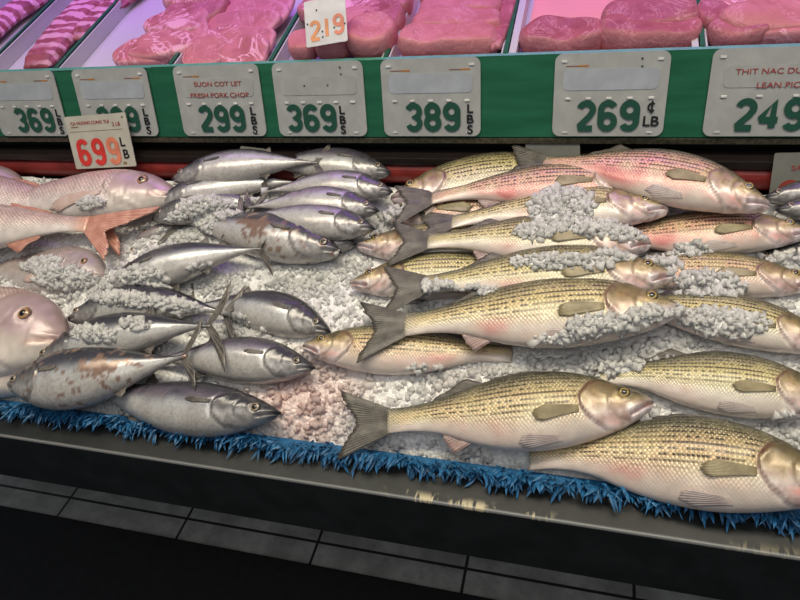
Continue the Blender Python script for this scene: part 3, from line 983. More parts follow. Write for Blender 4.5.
for (px, py), rx, rs_, n, dep in heaps:
    c = bed(px, py, .03)
    cx = c[0]; cs_ = (c - bed_pt(0, 0, 0)) @ BS
    st, NA, NR = len(mV), 40, 14
    for k in range(NR + 1):
        for m_ in range(NA):
            a, q = 2 * math.pi * m_ / NA, .98 * k / NR
            q *= 1 + .18 * noise.noise(Vector((math.cos(a) * 2, math.sin(a) * 2, px * .1)))
            x, s = cx + rx * q * math.cos(a), cs_ + rs_ * q * math.sin(a)
            ft = fish_top(x, s)
            b = max(level(x, s), -9 if ft is None else ft)
            mV.append(bed_pt(x, s, b - .002 + dep * .62 * max(0, 1 - q * q) + .0035 * noise.noise(Vector((x * 120, s * 120, 4))) * (q < .9)))
    for k in range(NR):
        for m_ in range(NA):
            m2 = (m_ + 1) % NA
            f_ = (st + k * NA + m_, st + (k + 1) * NA + m_, st + (k + 1) * NA + m2, st + k * NA + m2)
            hs_ = [float((mV[v_] - bed_pt(0, 0, 0)) @ BN) for v_ in f_]
            if max(hs_) - min(hs_) < .012:                       # no drapes down the sides of a fish
                mF.append(f_)
    for _ in range(int(n * .8)):
        a, q = rr.uniform(0, 6.283), math.sqrt(rr.random())
        x, s = cx + rx * q * math.cos(a), cs_ + rs_ * q * math.sin(a)
        ft = fish_top(x, s)
        b = max(level(x, s), -9 if ft is None else ft)
        sz = rr.choice((.003, .004, .005, .006)) * rr.uniform(.8, 1.2)
        pts.append(bed_pt(x, s, b + (.35 + .4 * rr.random()) * dep * (1 - q * q))); sizes.append(sz)
mV = np.array(mV)
o = mesh_obj('ice_heap', mV, mF, packed_mat, None, col=ice_tint(mV))
o['kind'] = 'stuff'
tag(o, 'heaps of crushed ice lying on and between the fish', 'ice')
N = len(pts)
pts = np.array(pts); sizes = np.array(sizes)
J = rng.uniform(.55, 1.3, (N, NV, 1)) * ico[None] + rng.normal(0, .14, (N, NV, 3))
sc3 = rng.uniform(.65, 1.35, (N, 1, 3))
J = J * sc3
q = rng.normal(size=(N, 4)); q /= np.linalg.norm(q, axis=1)[:, None]
w_, x_, y_, z_ = q.T
RM = np.stack([np.stack([1 - 2 * (y_**2 + z_**2), 2 * (x_*y_ - z_*w_), 2 * (x_*z_ + y_*w_)], -1),
               np.stack([2 * (x_*y_ + z_*w_), 1 - 2 * (x_**2 + z_**2), 2 * (y_*z_ - x_*w_)], -1),
               np.stack([2 * (x_*z_ - y_*w_), 2 * (y_*z_ + x_*w_), 1 - 2 * (x_**2 + y_**2)], -1)], 1)
J = np.einsum('nij,nkj->nki', RM, J) * sizes[:, None, None] + pts[:, None, :]
VV = J.reshape(-1, 3)
FF = (icf[None] + (np.arange(N) * NV)[:, None, None]).reshape(-1, 3)
me = bpy.data.meshes.new('crushed_ice')
me.vertices.add(len(VV)); me.loops.add(FF.size); me.polygons.add(len(FF))
me.vertices.foreach_set('co', VV.astype(np.float32).ravel())
me.loops.foreach_set('vertex_index', FF.astype(np.int32).ravel())
me.polygons.foreach_set('loop_start', np.arange(len(FF), dtype=np.int32) * 3)
me.polygons.foreach_set('loop_total', np.full(len(FF), 3, dtype=np.int32))
me.update(calc_edges=True)
a = me.attributes.new('Col', 'FLOAT_COLOR', 'POINT')
cc = np.ones((len(VV), 4), dtype=np.float32); cc[:, :3] = np.minimum(1, ice_tint(VV) * np.repeat(rng.uniform(.84, 1.06, N), NV)[:, None])
a.data.foreach_set('color', cc.ravel())
me.materials.append(ice_material())
o = link(bpy.data.objects.new('crushed_ice', me))
o['kind'] = 'stuff'
tag(o, 'loose crushed ice pieces spread and heaped between the fish', 'ice')

# blue plastic garnish along the front edge
gar = empty('garnish_strip', Matrix.Translation((-.45, .515, LIP_Z)))
tag(gar, 'frayed blue plastic garnish strip along the front edge of the ice', 'garnish')
gi = Matrix.Translation((.45, -.515, -LIP_Z))
blue = plain('blue_plastic', (0.022, 0.165, 0.38), 0.42, var=0.22, scale=70)
b = box_obj('backing_strip', (-1.7, .516, LIP_Z + .004), (.9, .534, LIP_Z + .009), blue, gar)
b.matrix_parent_inverse = gi
V, Fc = [], []
rb = random.Random(3)
xx = -1.55
while xx < .85:
    clump_y = .516 + rb.uniform(-.006, .008)
    lean_c = rb.uniform(-.9, .9)
    for k in range(rb.randint(5, 9)):
        L = rb.uniform(.010, .029)
        az = lean_c * .6 + rb.uniform(-.75, .75)            # sideways lean, 0 = straight at the shopper
        el = rb.uniform(-.1, 1.3)
        d = Vector((math.sin(az) * math.cos(el), -math.cos(az) * math.cos(el), math.sin(el)))
        sd = d.cross(Vector((0, 0, 1)))
        if sd.length < .1:
            sd = Vector((1, 0, 0))
        sd.normalize()
        nn = sd.cross(d)
        p0 = Vector((xx + rb.uniform(-.006, .006), clump_y, LIP_Z + .008 + rb.uniform(0, .018)))
        tip = np.array(p0 + d * (L * .8)) - bed_pt(0, 0, 0)
        ft = fish_top(tip[0], tip @ BS)
        lo_ = None if ft is None else bvh.ray_cast(Vector(bed_pt(tip[0], tip @ BS, -.15)), Vector(BN), .4)[3]
        if ft is not None and lo_ - .153 < tip @ BN < ft + .003:     # a fish lies there and presses the leaves down
            continue
        wd = rb.uniform(.0012, .0030)
        st = len(V)
        for q_, ww in ((0, .5), (.35, 1), (.7, .8), (1, .08)):
            c = p0 + d * (L * q_) - Vector((0, 0, .35 * L * q_ * q_)) + nn * .0006
            if c.z < LIP_Z + .0055:
                c.z = LIP_Z + .0055 + rb.uniform(0, .001)
            V.append(tuple(c - sd * wd * ww)); V.append(tuple(c + nn * wd * .35)); V.append(tuple(c + sd * wd * ww)); V.append(tuple(c - nn * wd * .35))
        for r in range(3):
            for m in range(4):
                a0, a1 = st + r * 4 + m, st + r * 4 + (m + 1) % 4
                Fc.append((a0, a1, a1 + 4, a0 + 4))
        Fc.append((st, st + 3, st + 2, st + 1)); Fc.append((st + 12, st + 13, st + 14, st + 15))
    xx += rb.uniform(.003, .0085)
b = mesh_obj('leaf_fringe', V, Fc, blue, gar, smooth=False)
b.matrix_parent_inverse = gi
b['kind'] = 'stuff'
# ------------------------------------------------------------------ meat trays
TRAY_DEPTH = 0.62
div_px = [(-16, 68, 59, 4), (57, 67, 121, 4), (172, 62, 224, 4), (271, 60, 312, 4), (385, 58, 413, 4), (505, 55, 519, 4), (703, 49, 700, 4)]
div_x = [float(tray(a, b)[0]) for a, b, c, d in div_px]
edges = [div_x[0] - 0.19] + div_x + [div_x[-1] + 0.21]
names = ['left-edge rib', 'second rib', 'pork shoulder', 'pork chop', 'tenderloin chunk', 'boneless loin', 'pink-papered roast', 'right-edge picnic meat']


def on_tray(x, s, h=0.0):
    return np.array([x, 0, 0]) + np.array([0, G1[1], G1[2]]) + TU * s + TN * h


tray_rot = Matrix(((1, 0, 0), (0, TU[1], TN[1]), (0, TU[2], TN[2])))
paper = plain('peach_paper', (0.92, 0.40, 0.34), 0.6, var=0.03, scale=8, bump=0.1)
for i in range(8):
    xa, xb = edges[i] + .0045, edges[i + 1] - .0045
    o = empty('meat_tray', Matrix.Translation(Vector(on_tray((xa + xb) / 2, 0.008))) @ tray_rot.to_4x4())
    tag(o, 'white plastic tray of the %s section behind the green front' % names[i], 'tray', 'trays in the meat case')
    w = (xb - xa) / 2
    pinkp = i in (5, 6)
    box_obj('tray_base', (-w, 0, -.034), (w, TRAY_DEPTH, -.030), white_pl, o)
    wl = .012 if i == 6 else .003
    box_obj('tray_wall', (-w, 0, -.030), (-w + wl, TRAY_DEPTH, -.001), white_pl, o, bevel=.001)
    box_obj('tray_wall', (w - (.010 if i == 6 else .003), 0, -.030), (w, TRAY_DEPTH, -.001), white_pl, o, bevel=.001)
    box_obj('tray_front', (-w + wl, 0, -.030), (w - .011, .003, -.003), white_pl, o)
    if pinkp:
        box_obj('paper_liner', (-w + wl + .008, .006, -.030), (w - .016, TRAY_DEPTH - .01, -.029), paper, o)
for i, x in enumerate(div_x):
    o = empty('tray_divider', Matrix.Translation(Vector(on_tray(x, 0.006))) @ tray_rot.to_4x4())
    tag(o, 'thin green divider between the %s tray and the %s tray' % (names[i], names[i + 1]), 'divider', 'green dividers in the meat case')
    box_obj('divider_blade', (-.0028, 0, -.036), (.0028, TRAY_DEPTH, .0), M['green'], o)
    box_obj('divider_cap', (-.0034, 0, .0), (.0034, TRAY_DEPTH, .0025), M['green'], o, bevel=.0008)


def meat_material(name, c0, c1, fat, kind):
    c0, c1, fat = (tuple(v * k_ for v, k_ in zip(q_, (1.12, .93, 1.45))) for q_ in (c0, c1, fat))
    t = NT(name)
    co = t.coord('Object')
    inf = t.n('ShaderNodeObjectInfo').outputs['Random']
    off = t.n('ShaderNodeVectorMath', operation='ADD')
    t.l(co, off.inputs[0])
    cb = t.n('ShaderNodeCombineXYZ')
    t.l(t.math('MULTIPLY', inf, 7.0), cb.inputs[0])
    t.l(t.math('MULTIPLY', inf, 3.0), cb.inputs[1])
    t.l(cb.outputs[0], off.inputs[1])
    v = off.outputs[0]
    nz = t.noise(28, 5, v, 0.6, 0.6)
    fine = t.noise(180, 3, v)
    c = t.mix(t.ss(nz, 0.3, 0.7), c0, c1)
    if kind == 'rib':
        wv = t.n('ShaderNodeTexWave', wave_type='BANDS', bands_direction='Y')
        wv.inputs['Scale'].default_value = 11
        wv.inputs['Distortion'].default_value = 5
        wv.inputs['Detail'].default_value = 3
        wv.inputs['Detail Scale'].default_value = 1.5
        t.l(v, wv.inputs['Vector'])
        f = t.math('MULTIPLY', t.ss(wv.outputs['Fac'], 0.42, 0.72), t.ss(t.noise(9, 2, v), 0.36, 0.52))
    elif kind == 'marbled':
        n3 = t.noise(13, 4, v, 0.6, 1.6)
        f = t.ss(t.math('ABSOLUTE', t.math('SUBTRACT', n3, 0.5)), 0.035, 0.008)
        f = t.math('MAXIMUM', f, t.ss(t.noise(17, 2, v), 0.62, 0.70))
    else:
        n3 = t.noise(16, 5, v, 0.7, 1.2)
        f = t.math('MULTIPLY', t.ss(t.math('ABSOLUTE', t.math('SUBTRACT', n3, 0.5)), 0.02, 0.004), 0.55)
    c = t.mix(f, c, fat)
    rimf = t.n('ShaderNodeAttribute', attribute_name='rim').outputs['Fac']
    if kind != 'rib':
        c = t.mix(t.math('MULTIPLY', rimf, 0.85 if kind == 'chop' else 0.4), c, fat)
    t.p(Base_Color=c, Roughness=0.5, Coat_Weight=0.06, Coat_Roughness=0.3)
    t.bump(t.math('ADD', nz, t.math('MULTIPLY', fine, 0.5)), 0.6, 0.004)
    return t.m


MM = {'rib': meat_material('rib_meat', (0.24, 0.06, 0.05), (0.38, 0.11, 0.09), (0.72, 0.42, 0.35), 'rib'),
      'marbled': meat_material('marbled_pork', (0.40, 0.125, 0.095), (0.58, 0.22, 0.165), (0.80, 0.46, 0.38), 'marbled'),
      'chop': meat_material('lean_chop', (0.46, 0.155, 0.115), (0.56, 0.21, 0.155), (0.74, 0.38, 0.30), 'chop'),
      'loin': meat_material('loin_meat', (0.50, 0.175, 0.125), (0.60, 0.235, 0.17), (0.70, 0.36, 0.28), 'loin'),
      'dark': meat_material('dark_pork', (0.32, 0.085, 0.068), (0.44, 0.135, 0.105), (0.68, 0.36, 0.28), 'loin')}


def meat(name, px, py, w, d, th, mat, label, h=-.028, yaw=0.0, tilt=0.0, side_tilt=0.0, power=2.4, group=None, seed=1, lump=.10, bend=0.0, cat='meat'):
    """rounded piece: w across the case, d front to back, th thick; (px, py) is where its middle shows"""
    c = tray(px, py, h + th * .55)
    s0 = float((c - G1) @ TU)
    c = c + TU * max(0.0, d * .5 + .016 - s0)          # stays behind the tray front
    na, nr = 48, 9
    V, rimv = [], []
    rs = random.Random(seed)
    ph = [rs.uniform(0, 6.28) for _ in range(4)]
    def outline(a):
        ca, sa = math.cos(a), math.sin(a)
        r = (abs(ca) ** power + abs(sa) ** power) ** (-1 / power)
        r *= 1 + lump * (.5 * math.sin(2 * a + ph[0]) + .35 * math.sin(3 * a + ph[1]) + .2 * math.sin(5 * a + ph[2]))
        return r * ca * w / 2, r * sa * d / 2
    rings = [(.0, .47)] + [(.35, .48), (.65, .49), (.86, .47), (.95, .38), (.995, .15), (1.0, -.1), (.95, -.33), (.82, -.47), (.5, -.5), (0.0, -.5)]
    for q, zz in rings:
        for j in range(na):
            a = 2 * math.pi * j / na
            x, y = outline(a)
            x *= q; y *= q
            z = zz * th
            nzv = noise.noise(Vector((x * 22 + seed * 3.3, y * 22, z * 22 + seed)))
            z += nzv * th * .22 * (1 if zz > 0 else .2) - bend * (x / (w / 2)) ** 2
            k = 1 + nzv * .06
            V.append((x * k, y * k, z)); rimv.append(1.0 if (.9 < q and zz > -.2) else 0.0)
    Fc = []
    for i in range(len(rings) - 1):
        for j in range(na):
            k = (j + 1) % na
            Fc.append((i * na + j, (i + 1) * na + j, (i + 1) * na + k, i * na + k))
    o = mesh_obj(name, V, Fc, MM[mat], None, flo={'rim': rimv})
    sub = o.modifiers.new('smooth', 'SUBSURF'); sub.levels = sub.render_levels = 1
    loc = Matrix.Translation(Vector(c)) @ tray_rot.to_4x4() @ Matrix.Rotation(R(yaw), 4, 'Z') @ Matrix.Rotation(R(tilt), 4, 'X') @ Matrix.Rotation(R(side_tilt), 4, 'Y')
    o.matrix_world = loc
    return tag(o, label, cat, group)


def rib_slab(pa, pb, width, label, seed):
    """rack of ribs from a front pixel to a back pixel"""
    A, B = tray(*pa, -.012), tray(*pb, -.012)
    L = np.linalg.norm(B - A)
    d = (B - A) / L
    nx, ny = 18, 60
    V = []
    def pt(i, j, topside):
        u = i / (nx - 1) * 2 - 1; s = j / (ny - 1)
        tap = 1 - .35 * max(0, .12 - s) / .12 - .25 * max(0, s - .9) / .1
        ww = width * .5 * tap * (1 + .08 * math.sin(s * 17 + seed))
        th = .026 * math.sqrt(max(0, 1 - abs(u) ** 5)) * min(1, s * 14 + .2) 
        rib = .003 * math.sin(s * L / .019 * 2 * math.pi)
        z = (th * .55 + rib * (1 - abs(u))) if topside else -th * .4
        return (u * ww + .006 * math.sin(s * 6 + seed), s * L, z + (.003 * noise.noise(Vector((u * 3, s * 25, seed))) if topside else 0))
    for tp in (True, False):
        for j in range(ny):
            for i in range(nx):
                V.append(pt(i, j, tp))
    Fc = []
    N = nx * ny
    for j in range(ny - 1):
        for i in range(nx - 1):
            a = j * nx + i
            Fc.append((a, a + 1, a + nx + 1, a + nx)); Fc.append((N + a, N + a + nx, N + a + nx + 1, N + a + 1))
    rim = list(range(nx)) + [j * nx + nx - 1 for j in range(1, ny)] + [(ny - 1) * nx + i for i in range(nx - 2, -1, -1)] + [j * nx for j in range(ny - 2, 0, -1)]
    for a, b in zip(rim, rim[1:] + rim[:1]):
        Fc.append((b, a, N + a, N + b))
    o = mesh_obj('pork_rib_rack', V, Fc, MM['rib'], None, flo={'rim': [0] * len(V)})
    x = np.cross(d, TN)
    o.matrix_world = Matrix(((x[0], d[0], TN[0], A[0]), (x[1], d[1], TN[1], A[1]), (x[2], d[2], TN[2], A[2]), (0, 0, 0, 1)))
    return tag(o, label, 'meat', 'rib racks in the meat case')


rib_slab((-62, 72), (52, -14), .075, 'pork rib rack in the tray at the far left edge', 1)
rib_slab((33, 68), (122, -30), .085, 'pork rib rack with pale bone stripes, in the second tray from the left', 2)
rib_slab((78, 40), (155, -30), .055, 'pork rib rack tucked against the green divider, right of a larger rack', 3)

G = 'pork pieces in the shoulder tray'
meat('pork_chop', 141, 58, .125, .075, .026, 'marbled', 'marbled pork piece lowest in the tray, pale fat seam, behind the 299 card half hidden', h=-.020, yaw=8, tilt=8, seed=11, group=G)
meat('pork_chop', 165, 46, .135, .080, .024, 'marbled', 'long marbled pork piece second from the green front in the shoulder tray', h=-.012, yaw=20, tilt=10, seed=12, group=G)
meat('pork_chop', 183, 36, .110, .080, .024, 'chop', 'smooth pork piece with a pale fat rim against the divider of the shoulder tray', h=-.010, yaw=10, tilt=10, seed=13, group=G)
meat('pork_chop', 178, 24, .140, .085, .026, 'marbled', 'marbled pork piece in the middle of the shoulder tray', h=-.006, yaw=-5, tilt=8, seed=14, group=G)
meat('pork_chop', 197, 12, .130, .090, .028, 'dark', 'darker pork piece near the back of the shoulder tray', h=-.004, yaw=12, tilt=8, seed=15, group=G)
meat('pork_chop', 192, -2, .120, .080, .034, 'marbled', 'marbled pork piece at the top edge of the photo in the shoulder tray', h=0, yaw=0, tilt=8, seed=16, group=G)

G = 'pork chops in rows'
for k, (px, py, w, d, mt, yaw, lab) in enumerate([
        (300 - 74, -2, .135, .07, 'chop', -6, 'lean pork chop topmost in the overlapping row, at the top edge'),
        (258, 8, .130, .07, 'chop', -4, 'lean pork chop second from the top of the overlapping row'),
        (252, 18, .125, .07, 'chop', -4, 'lean pork chop third from the top of the overlapping row'),
        (241, 28, .130, .07, 'chop', -2, 'wide lean pork chop in the middle of the overlapping row'),
        (222, 40, .070, .055, 'marbled', 6, 'small marbled pork chop at the left of the overlapping row'),
        (247, 43, .095, .060, 'chop', 4, 'pork chop with a bright fat rim, second from the green front'),
        (205, 54, .085, .060, 'chop', 5, 'pork chop at the front left corner of the overlapping row'),
        (243, 54, .090, .060, 'marbled', 2, 'streaky pork chop frontmost in the row, right above the 299 card')]):
    meat('pork_chop', px, py, w * 1.18, d * 1.2, .017, mt, lab, h=-.016 + .0035 * (7 - k) * .3, yaw=yaw, tilt=16, seed=20 + k, power=2.7, group=G)

G = 'tenderloin chunks'
for k, (px, py, w, d, th, mt, yaw, lab) in enumerate([
        (301, 52, .052, .05, .034, 'loin', 0, 'small pork chunk at the front left of the tenderloin tray'),
        (330, 50, .055, .05, .036, 'loin', 0, 'square pork chunk below the tilted 2.19 card'),
        (368, 44, .080, .065, .046, 'loin', 10, 'large round pork chunk at the front right of the tenderloin tray'),
        (352, 27, .085, .055, .036, 'loin', 20, 'pale glossy pork chunk right of the 2.19 card'),
        (384, 20, .065, .060, .040, 'dark', -10, 'dark pork chunk against the right divider of the tenderloin tray'),
        (360, 9, .110, .060, .036, 'marbled', 6, 'marbled pork chunk near the top of the tenderloin tray'),
        (395, 4, .060, .060, .036, 'dark', 0, 'dark pork chunk at the top right of the tenderloin tray'),
        (318, 8, .060, .060, .034, 'marbled', 0, 'pork chunk behind the tilted 2.19 card'),
        (372, -6, .110, .060, .036, 'loin', 0, 'pork chunk at the top edge above the tenderloin tray')]):
    meat('pork_chunk', px, py, w * 1.15, d * 1.2, th, mt, lab, h=-.016, yaw=yaw, tilt=6, seed=40 + k, power=2.6, group=G)

G = 'boneless loins'
for k, (px, py, w, d, lab) in enumerate([
        (449, 44, .165, .062, 'pale boneless pork loin frontmost in its tray, above the 389 card'),
        (455, 27, .160, .055, 'boneless pork loin second from the front, above the 389 card'),
        (459, 13, .150, .055, 'boneless pork loin third from the front, above the 389 card'),
        (463, 1, .150, .055, 'boneless pork loin farthest back in its tray, at the top edge')]):
    meat('pork_loin', px, py, w, d, .046, 'loin', lab, h=-.026, seed=60 + k, power=4.5, lump=.04, group=G)
meat('pork_loin', 505, 22, .022, .22, .02, 'dark', 'thin dark strip of meat beside the divider right of the loins', h=-.012, yaw=-2, seed=66, power=4)

G = 'roasts on pink paper'
meat('pork_roast', 561, 44, .135, .075, .044, 'dark', 'domed lean pork roast at the left on pink paper', seed=71, power=2.4, lump=.05, group=G)
meat('pork_roast', 650, 43, .150, .070, .044, 'dark', 'lean pork roast at the front right, with a red upper face, on pink paper', seed=72, power=2.8, lump=.05, group=G)
meat('pork_roast', 648, 20, .138, .085, .050, 'dark', 'tall dark pork roast behind another, right on pink paper', seed=73, power=3.2, tilt=8, lump=.06, group=G)

G = 'picnic meat pieces'
meat('pork_piece', 738, 35, .085, .065, .036, 'dark', 'rounded dark pork piece in the front left of the rightmost tray', seed=81, h=-.02, tilt=8, group=G)
meat('pork_piece', 785, 40, .120, .055, .034, 'marbled', 'streaky pork piece in the front right of the rightmost tray', seed=82, h=-.02, yaw=-6, tilt=8, group=G)
meat('pork_piece', 775, 20, .150, .070, .036, 'loin', 'long smooth pork piece across the middle of the rightmost tray', seed=83, h=-.012, yaw=8, tilt=8, group=G)
meat('pork_piece', 723, 14, .080, .070, .034, 'dark', 'dark purplish pork piece against the left divider of the rightmost tray', seed=84, h=-.014, tilt=8, group=G)
meat('pork_piece', 760, 0, .130, .070, .034, 'marbled', 'streaky pork piece farthest back in the rightmost tray', seed=85, h=-.008, tilt=8, group=G)

# ------------------------------------------------------------------ price cards
def card_material(name, c, tr=0.0):
    t = NT(name)
    nz = t.noise(35, 4, t.coord())
    t.p(Base_Color=t.mix(t.ss(nz, .35, .75), tuple(v * .86 for v in c), c), Roughness=0.28, Coat_Weight=0.3)
    return t.m


M['card'] = card_material('clear_grey_card', (0.47, 0.48, 0.48))
M['label_blue'] = card_material('pale_label', (0.46, 0.50, 0.56))
M['label_grey'] = card_material('grey_label', (0.46, 0.47, 0.47))
M['nub'] = plain('white_nub', (0.80, 0.80, 0.80), 0.3)
M['digit_green'] = plain('green_digit', (0.016, 0.085, 0.058), 0.4, var=.05)
M['ink_black'] = plain('black_ink', (0.012, 0.012, 0.012), 0.5)
M['ink_red'] = plain('red_ink', (0.42, 0.07, 0.06), 0.5)
M['ink_maroon'] = plain('maroon_ink', (0.28, 0.13, 0.11), 0.5)
M['ink_orange'] = plain('orange_ink', (0.58, 0.24, 0.05), 0.5)
M['digit_red'] = plain('red_digit', (0.80, 0.055, 0.045), 0.4)
M['digit_salmon'] = plain('salmon_digit', (0.88, 0.28, 0.17), 0.4)
M['digit_orange'] = plain('orange_digit', (0.90, 0.36, 0.14), 0.4)
M['cream_card'] = card_material('cream_card', (0.62, 0.59, 0.52))
M['white_card'] = card_material('white_card', (0.80, 0.79, 0.80))
M['old_card'] = card_material('old_grey_card', (0.22, 0.22, 0.20))


def rounded(w, h, r, z0, z1, chop=None):
    pts = []
    for cx, cy, a0 in ((w / 2 - r, h / 2 - r, 0), (-w / 2 + r, h / 2 - r, 90), (-w / 2 + r, -h / 2 + r, 180), (w / 2 - r, -h / 2 + r, 270)):
        for k in range(7):
            a = R(a0 + 15 * k)
            pts.append((cx + r * math.cos(a), cy + r * math.sin(a)))
    n = len(pts)
    V = [(x, y, z0) for x, y in pts] + [(x, y, z1) for x, y in pts]
    Fc = [tuple(range(n))[::-1], tuple(range(n, 2 * n))] + [(i, (i + 1) % n, n + (i + 1) % n, n + i) for i in range(n)]
    return V, Fc


def text(name, body, x, y, size, mat, parent, bold=0.0, sx=1.0, z=.0012, align='CENTER', shear=0.0, spacing=1.0, rot=0.0):
    cu = bpy.data.curves.new(name, 'FONT')
    cu.body = body
    cu.size = size
    cu.offset = bold
    cu.extrude = .0004
    cu.align_x, cu.align_y = align, 'CENTER'
    cu.shear = shear
    cu.space_character = spacing
    cu.resolution_u = 6
    tmp = bpy.data.objects.new(name, cu)
    COL.objects.link(tmp)
    dg = bpy.context.evaluated_depsgraph_get()
    me = bpy.data.meshes.new_from_object(tmp.evaluated_get(dg))
    bpy.data.objects.remove(tmp)
    me.materials.clear()
    me.materials.append(mat)
    o = bpy.data.objects.new(name, me)
    link(o, parent)
    o.location = (x, y, z)
    o.scale = (sx, 1, 1)
    o.rotation_euler = (0, 0, rot)
    return o


front_rot = Matrix(((1, 0, GN[0]), (0, SU[1], GN[1]), (0, SU[2], GN[2])))
SW, SH = .167, GH * .985


def arc(cx, cy, rx, ry, a0, a1, n=14):
    return [(cx + rx * math.cos(R(a0 + (a1 - a0) * k / n)), cy + ry * math.sin(R(a0 + (a1 - a0) * k / n))) for k in range(n + 1)]


SIX = arc(0, .20, .20, .21, 25, 180) + [(-.20, 0)] + arc(0, -.19, .20, .22, 180, 540, 28)
GLYPH = {
    'c': [arc(0, 0, .23, .27, 50, 310, 20), [(0, -.44), (0, .44)]],
    '1': [[(0, -.41), (0, .41)]],
    '2': [arc(0, .20, .20, .21, 165, -18) + [(.10, -.02), (-.19, -.34), (-.20, -.41), (.21, -.41)]],
    '3': [arc(0, .20, .20, .21, 160, -70) + [(.0, .01)] + arc(0, -.20, .20, .21, 70, -160)],
    '4': [[(.09, -.41), (.09, .40), (-.22, -.12), (-.22, -.17), (.23, -.17)]],
    '6': [SIX], '9': [[(-x, -y) for x, y in SIX]],
    '8': [arc(0, .205, .185, .205, -90, 270, 28), arc(0, -.195, .205, .215, 90, 450, 28)]}


def digit(ch, x, y, size, mat, parent, z=.0036, sx=1.0, stroke=.17, name='digit'):
    """a chunky moulded numeral, strokes of even width"""
    V, Fc = [], []
    for path in GLYPH[ch]:
        P = [np.array(p) * np.array([size * sx, size]) for p in path]
        n = len(P); hw = stroke * size / 2
        base = len(V)
        ext = []
        for k in range(n):
            d = P[min(k + 1, n - 1)] - P[max(k - 1, 0)]
            if np.allclose(P[0], P[-1]) and k in (0, n - 1):
                d = P[1] - P[n - 2]
            d = d / (np.linalg.norm(d) + 1e-9)
            nn_ = np.array([-d[1], d[0]])
            p = P[k]
            for q in (p + nn_ * hw, p - nn_ * hw):
                V.append((q[0], q[1], .0006 + k * 8e-6))
        for k in range(n - 1):
            a, b2 = base + 2 * k, base + 2 * (k + 1)
            Fc.append((a, a + 1, b2 + 1, b2))
    o = mesh_obj(name, V, Fc, mat, parent, smooth=False)
    o.location = (x, y, z)
    return o


def price_card(px_mid, digits, unit, label, captions=(), label_mat='label_blue', brand=1, dig_x=.0, unit_x=None, dots=0, dy=0.0, w=SW):
    c = front(px_mid, 96)
    P = G0 + SU * (GH * .51 + dy) + GN * .0025
    root = empty('price_card', Matrix.Translation((c[0], P[1], P[2])) @ front_rot.to_4x4())
    tag(root, label, 'sign', 'clear price cards on the green front')
    V, Fc = rounded(w, SH, .012, 0, .0022)
    mesh_obj('card_plate', V, Fc, M['card'], root, smooth=False)
    V, Fc = rounded(w * .84, SH * .25, .008, .0022, .003)
    lb = mesh_obj('label_strip', V, Fc, M[label_mat], root, smooth=False)
    lb.location = (0, SH * .19, 0)
    hx = w / 2 - .022
    for k in range(5):
        x = -hx + k * hx / 2
        box_obj('digit_hook', (x - .0042, -.006, .0022), (x + .0042, -.0025, .0045), M['nub'], root, bevel=.0008)
    for sx_ in (-1, 1):
        box_obj('corner_clip', (sx_ * (w / 2 - .014) - .004, SH * .40, .0022), (sx_ * (w / 2 - .014) + .004, SH * .425, .0042), M['nub'], root)
        box_obj('corner_clip', (sx_ * (w / 2 - .020) - .004, -SH * .46, .0022), (sx_ * (w / 2 - .020) + .004, -SH * .44, .0036), M['nub'], root)
    zz = .0036
    n = len(digits)
    for k, ch in enumerate(digits):
        digit(ch, dig_x + (k - (n - 1) / 2) * .0325, -SH * .245, SH * .375, M['digit_green'], root, zz, 1.08, .205)
    ux = unit_x if unit_x is not None else w / 2 - .030
    if unit == 'LBS':
        for k, ch in enumerate('LBS'):
            text('unit_letter', ch, ux, -SH * .145 - k * SH * .135, SH * .155, M['ink_black'], root, bold=.0004, sx=1.15, z=zz)
    elif unit == 'cLB':
        digit('c', ux, -SH * .145, SH * .17, M['ink_black'], root, zz, 1.1, .13, 'unit_letter')
        text('unit_letter', 'LB', ux, -SH * .32, SH * .17, M['ink_black'], root, bold=.0003, sx=1.1, z=zz)
    for k, cp in enumerate(captions):
        text('caption', cp, .002 - max(0, w - .2) * .45, SH * (.24 - .155 * k), SH * .088, M['ink_red'], root, sx=1.25, z=.0036)
    for k in range(brand):
        x = (-.054, .046)[k]
        V, Fc = [], []
        add_box(V, Fc, (x - .013, SH * .345, .0022), (x + .006, SH * .358, .0026))
        mesh_obj('maker_mark', V, Fc, M['ink_maroon'], root, smooth=False)
        V, Fc = [], []
        add_box(V, Fc, (x + .006, SH * .342, .0022), (x + .021, SH * .362, .0026))
        mesh_obj('maker_mark', V, Fc, M['ink_orange'], root, smooth=False)
    if dots:
        V, Fc = [], []
        for x, y in ((w * .26, .42), (w * .265, .33)) + (((-w * .15, .19), (w * .11, .19)) if dots > 2 else ()):
            add_box(V, Fc, (x - .0013, SH * y - .0013, .003), (x + .0013, SH * y + .0013, .0034))
        mesh_obj('pin_hole', V, Fc, M['ink_black'], root, smooth=False)
    return root


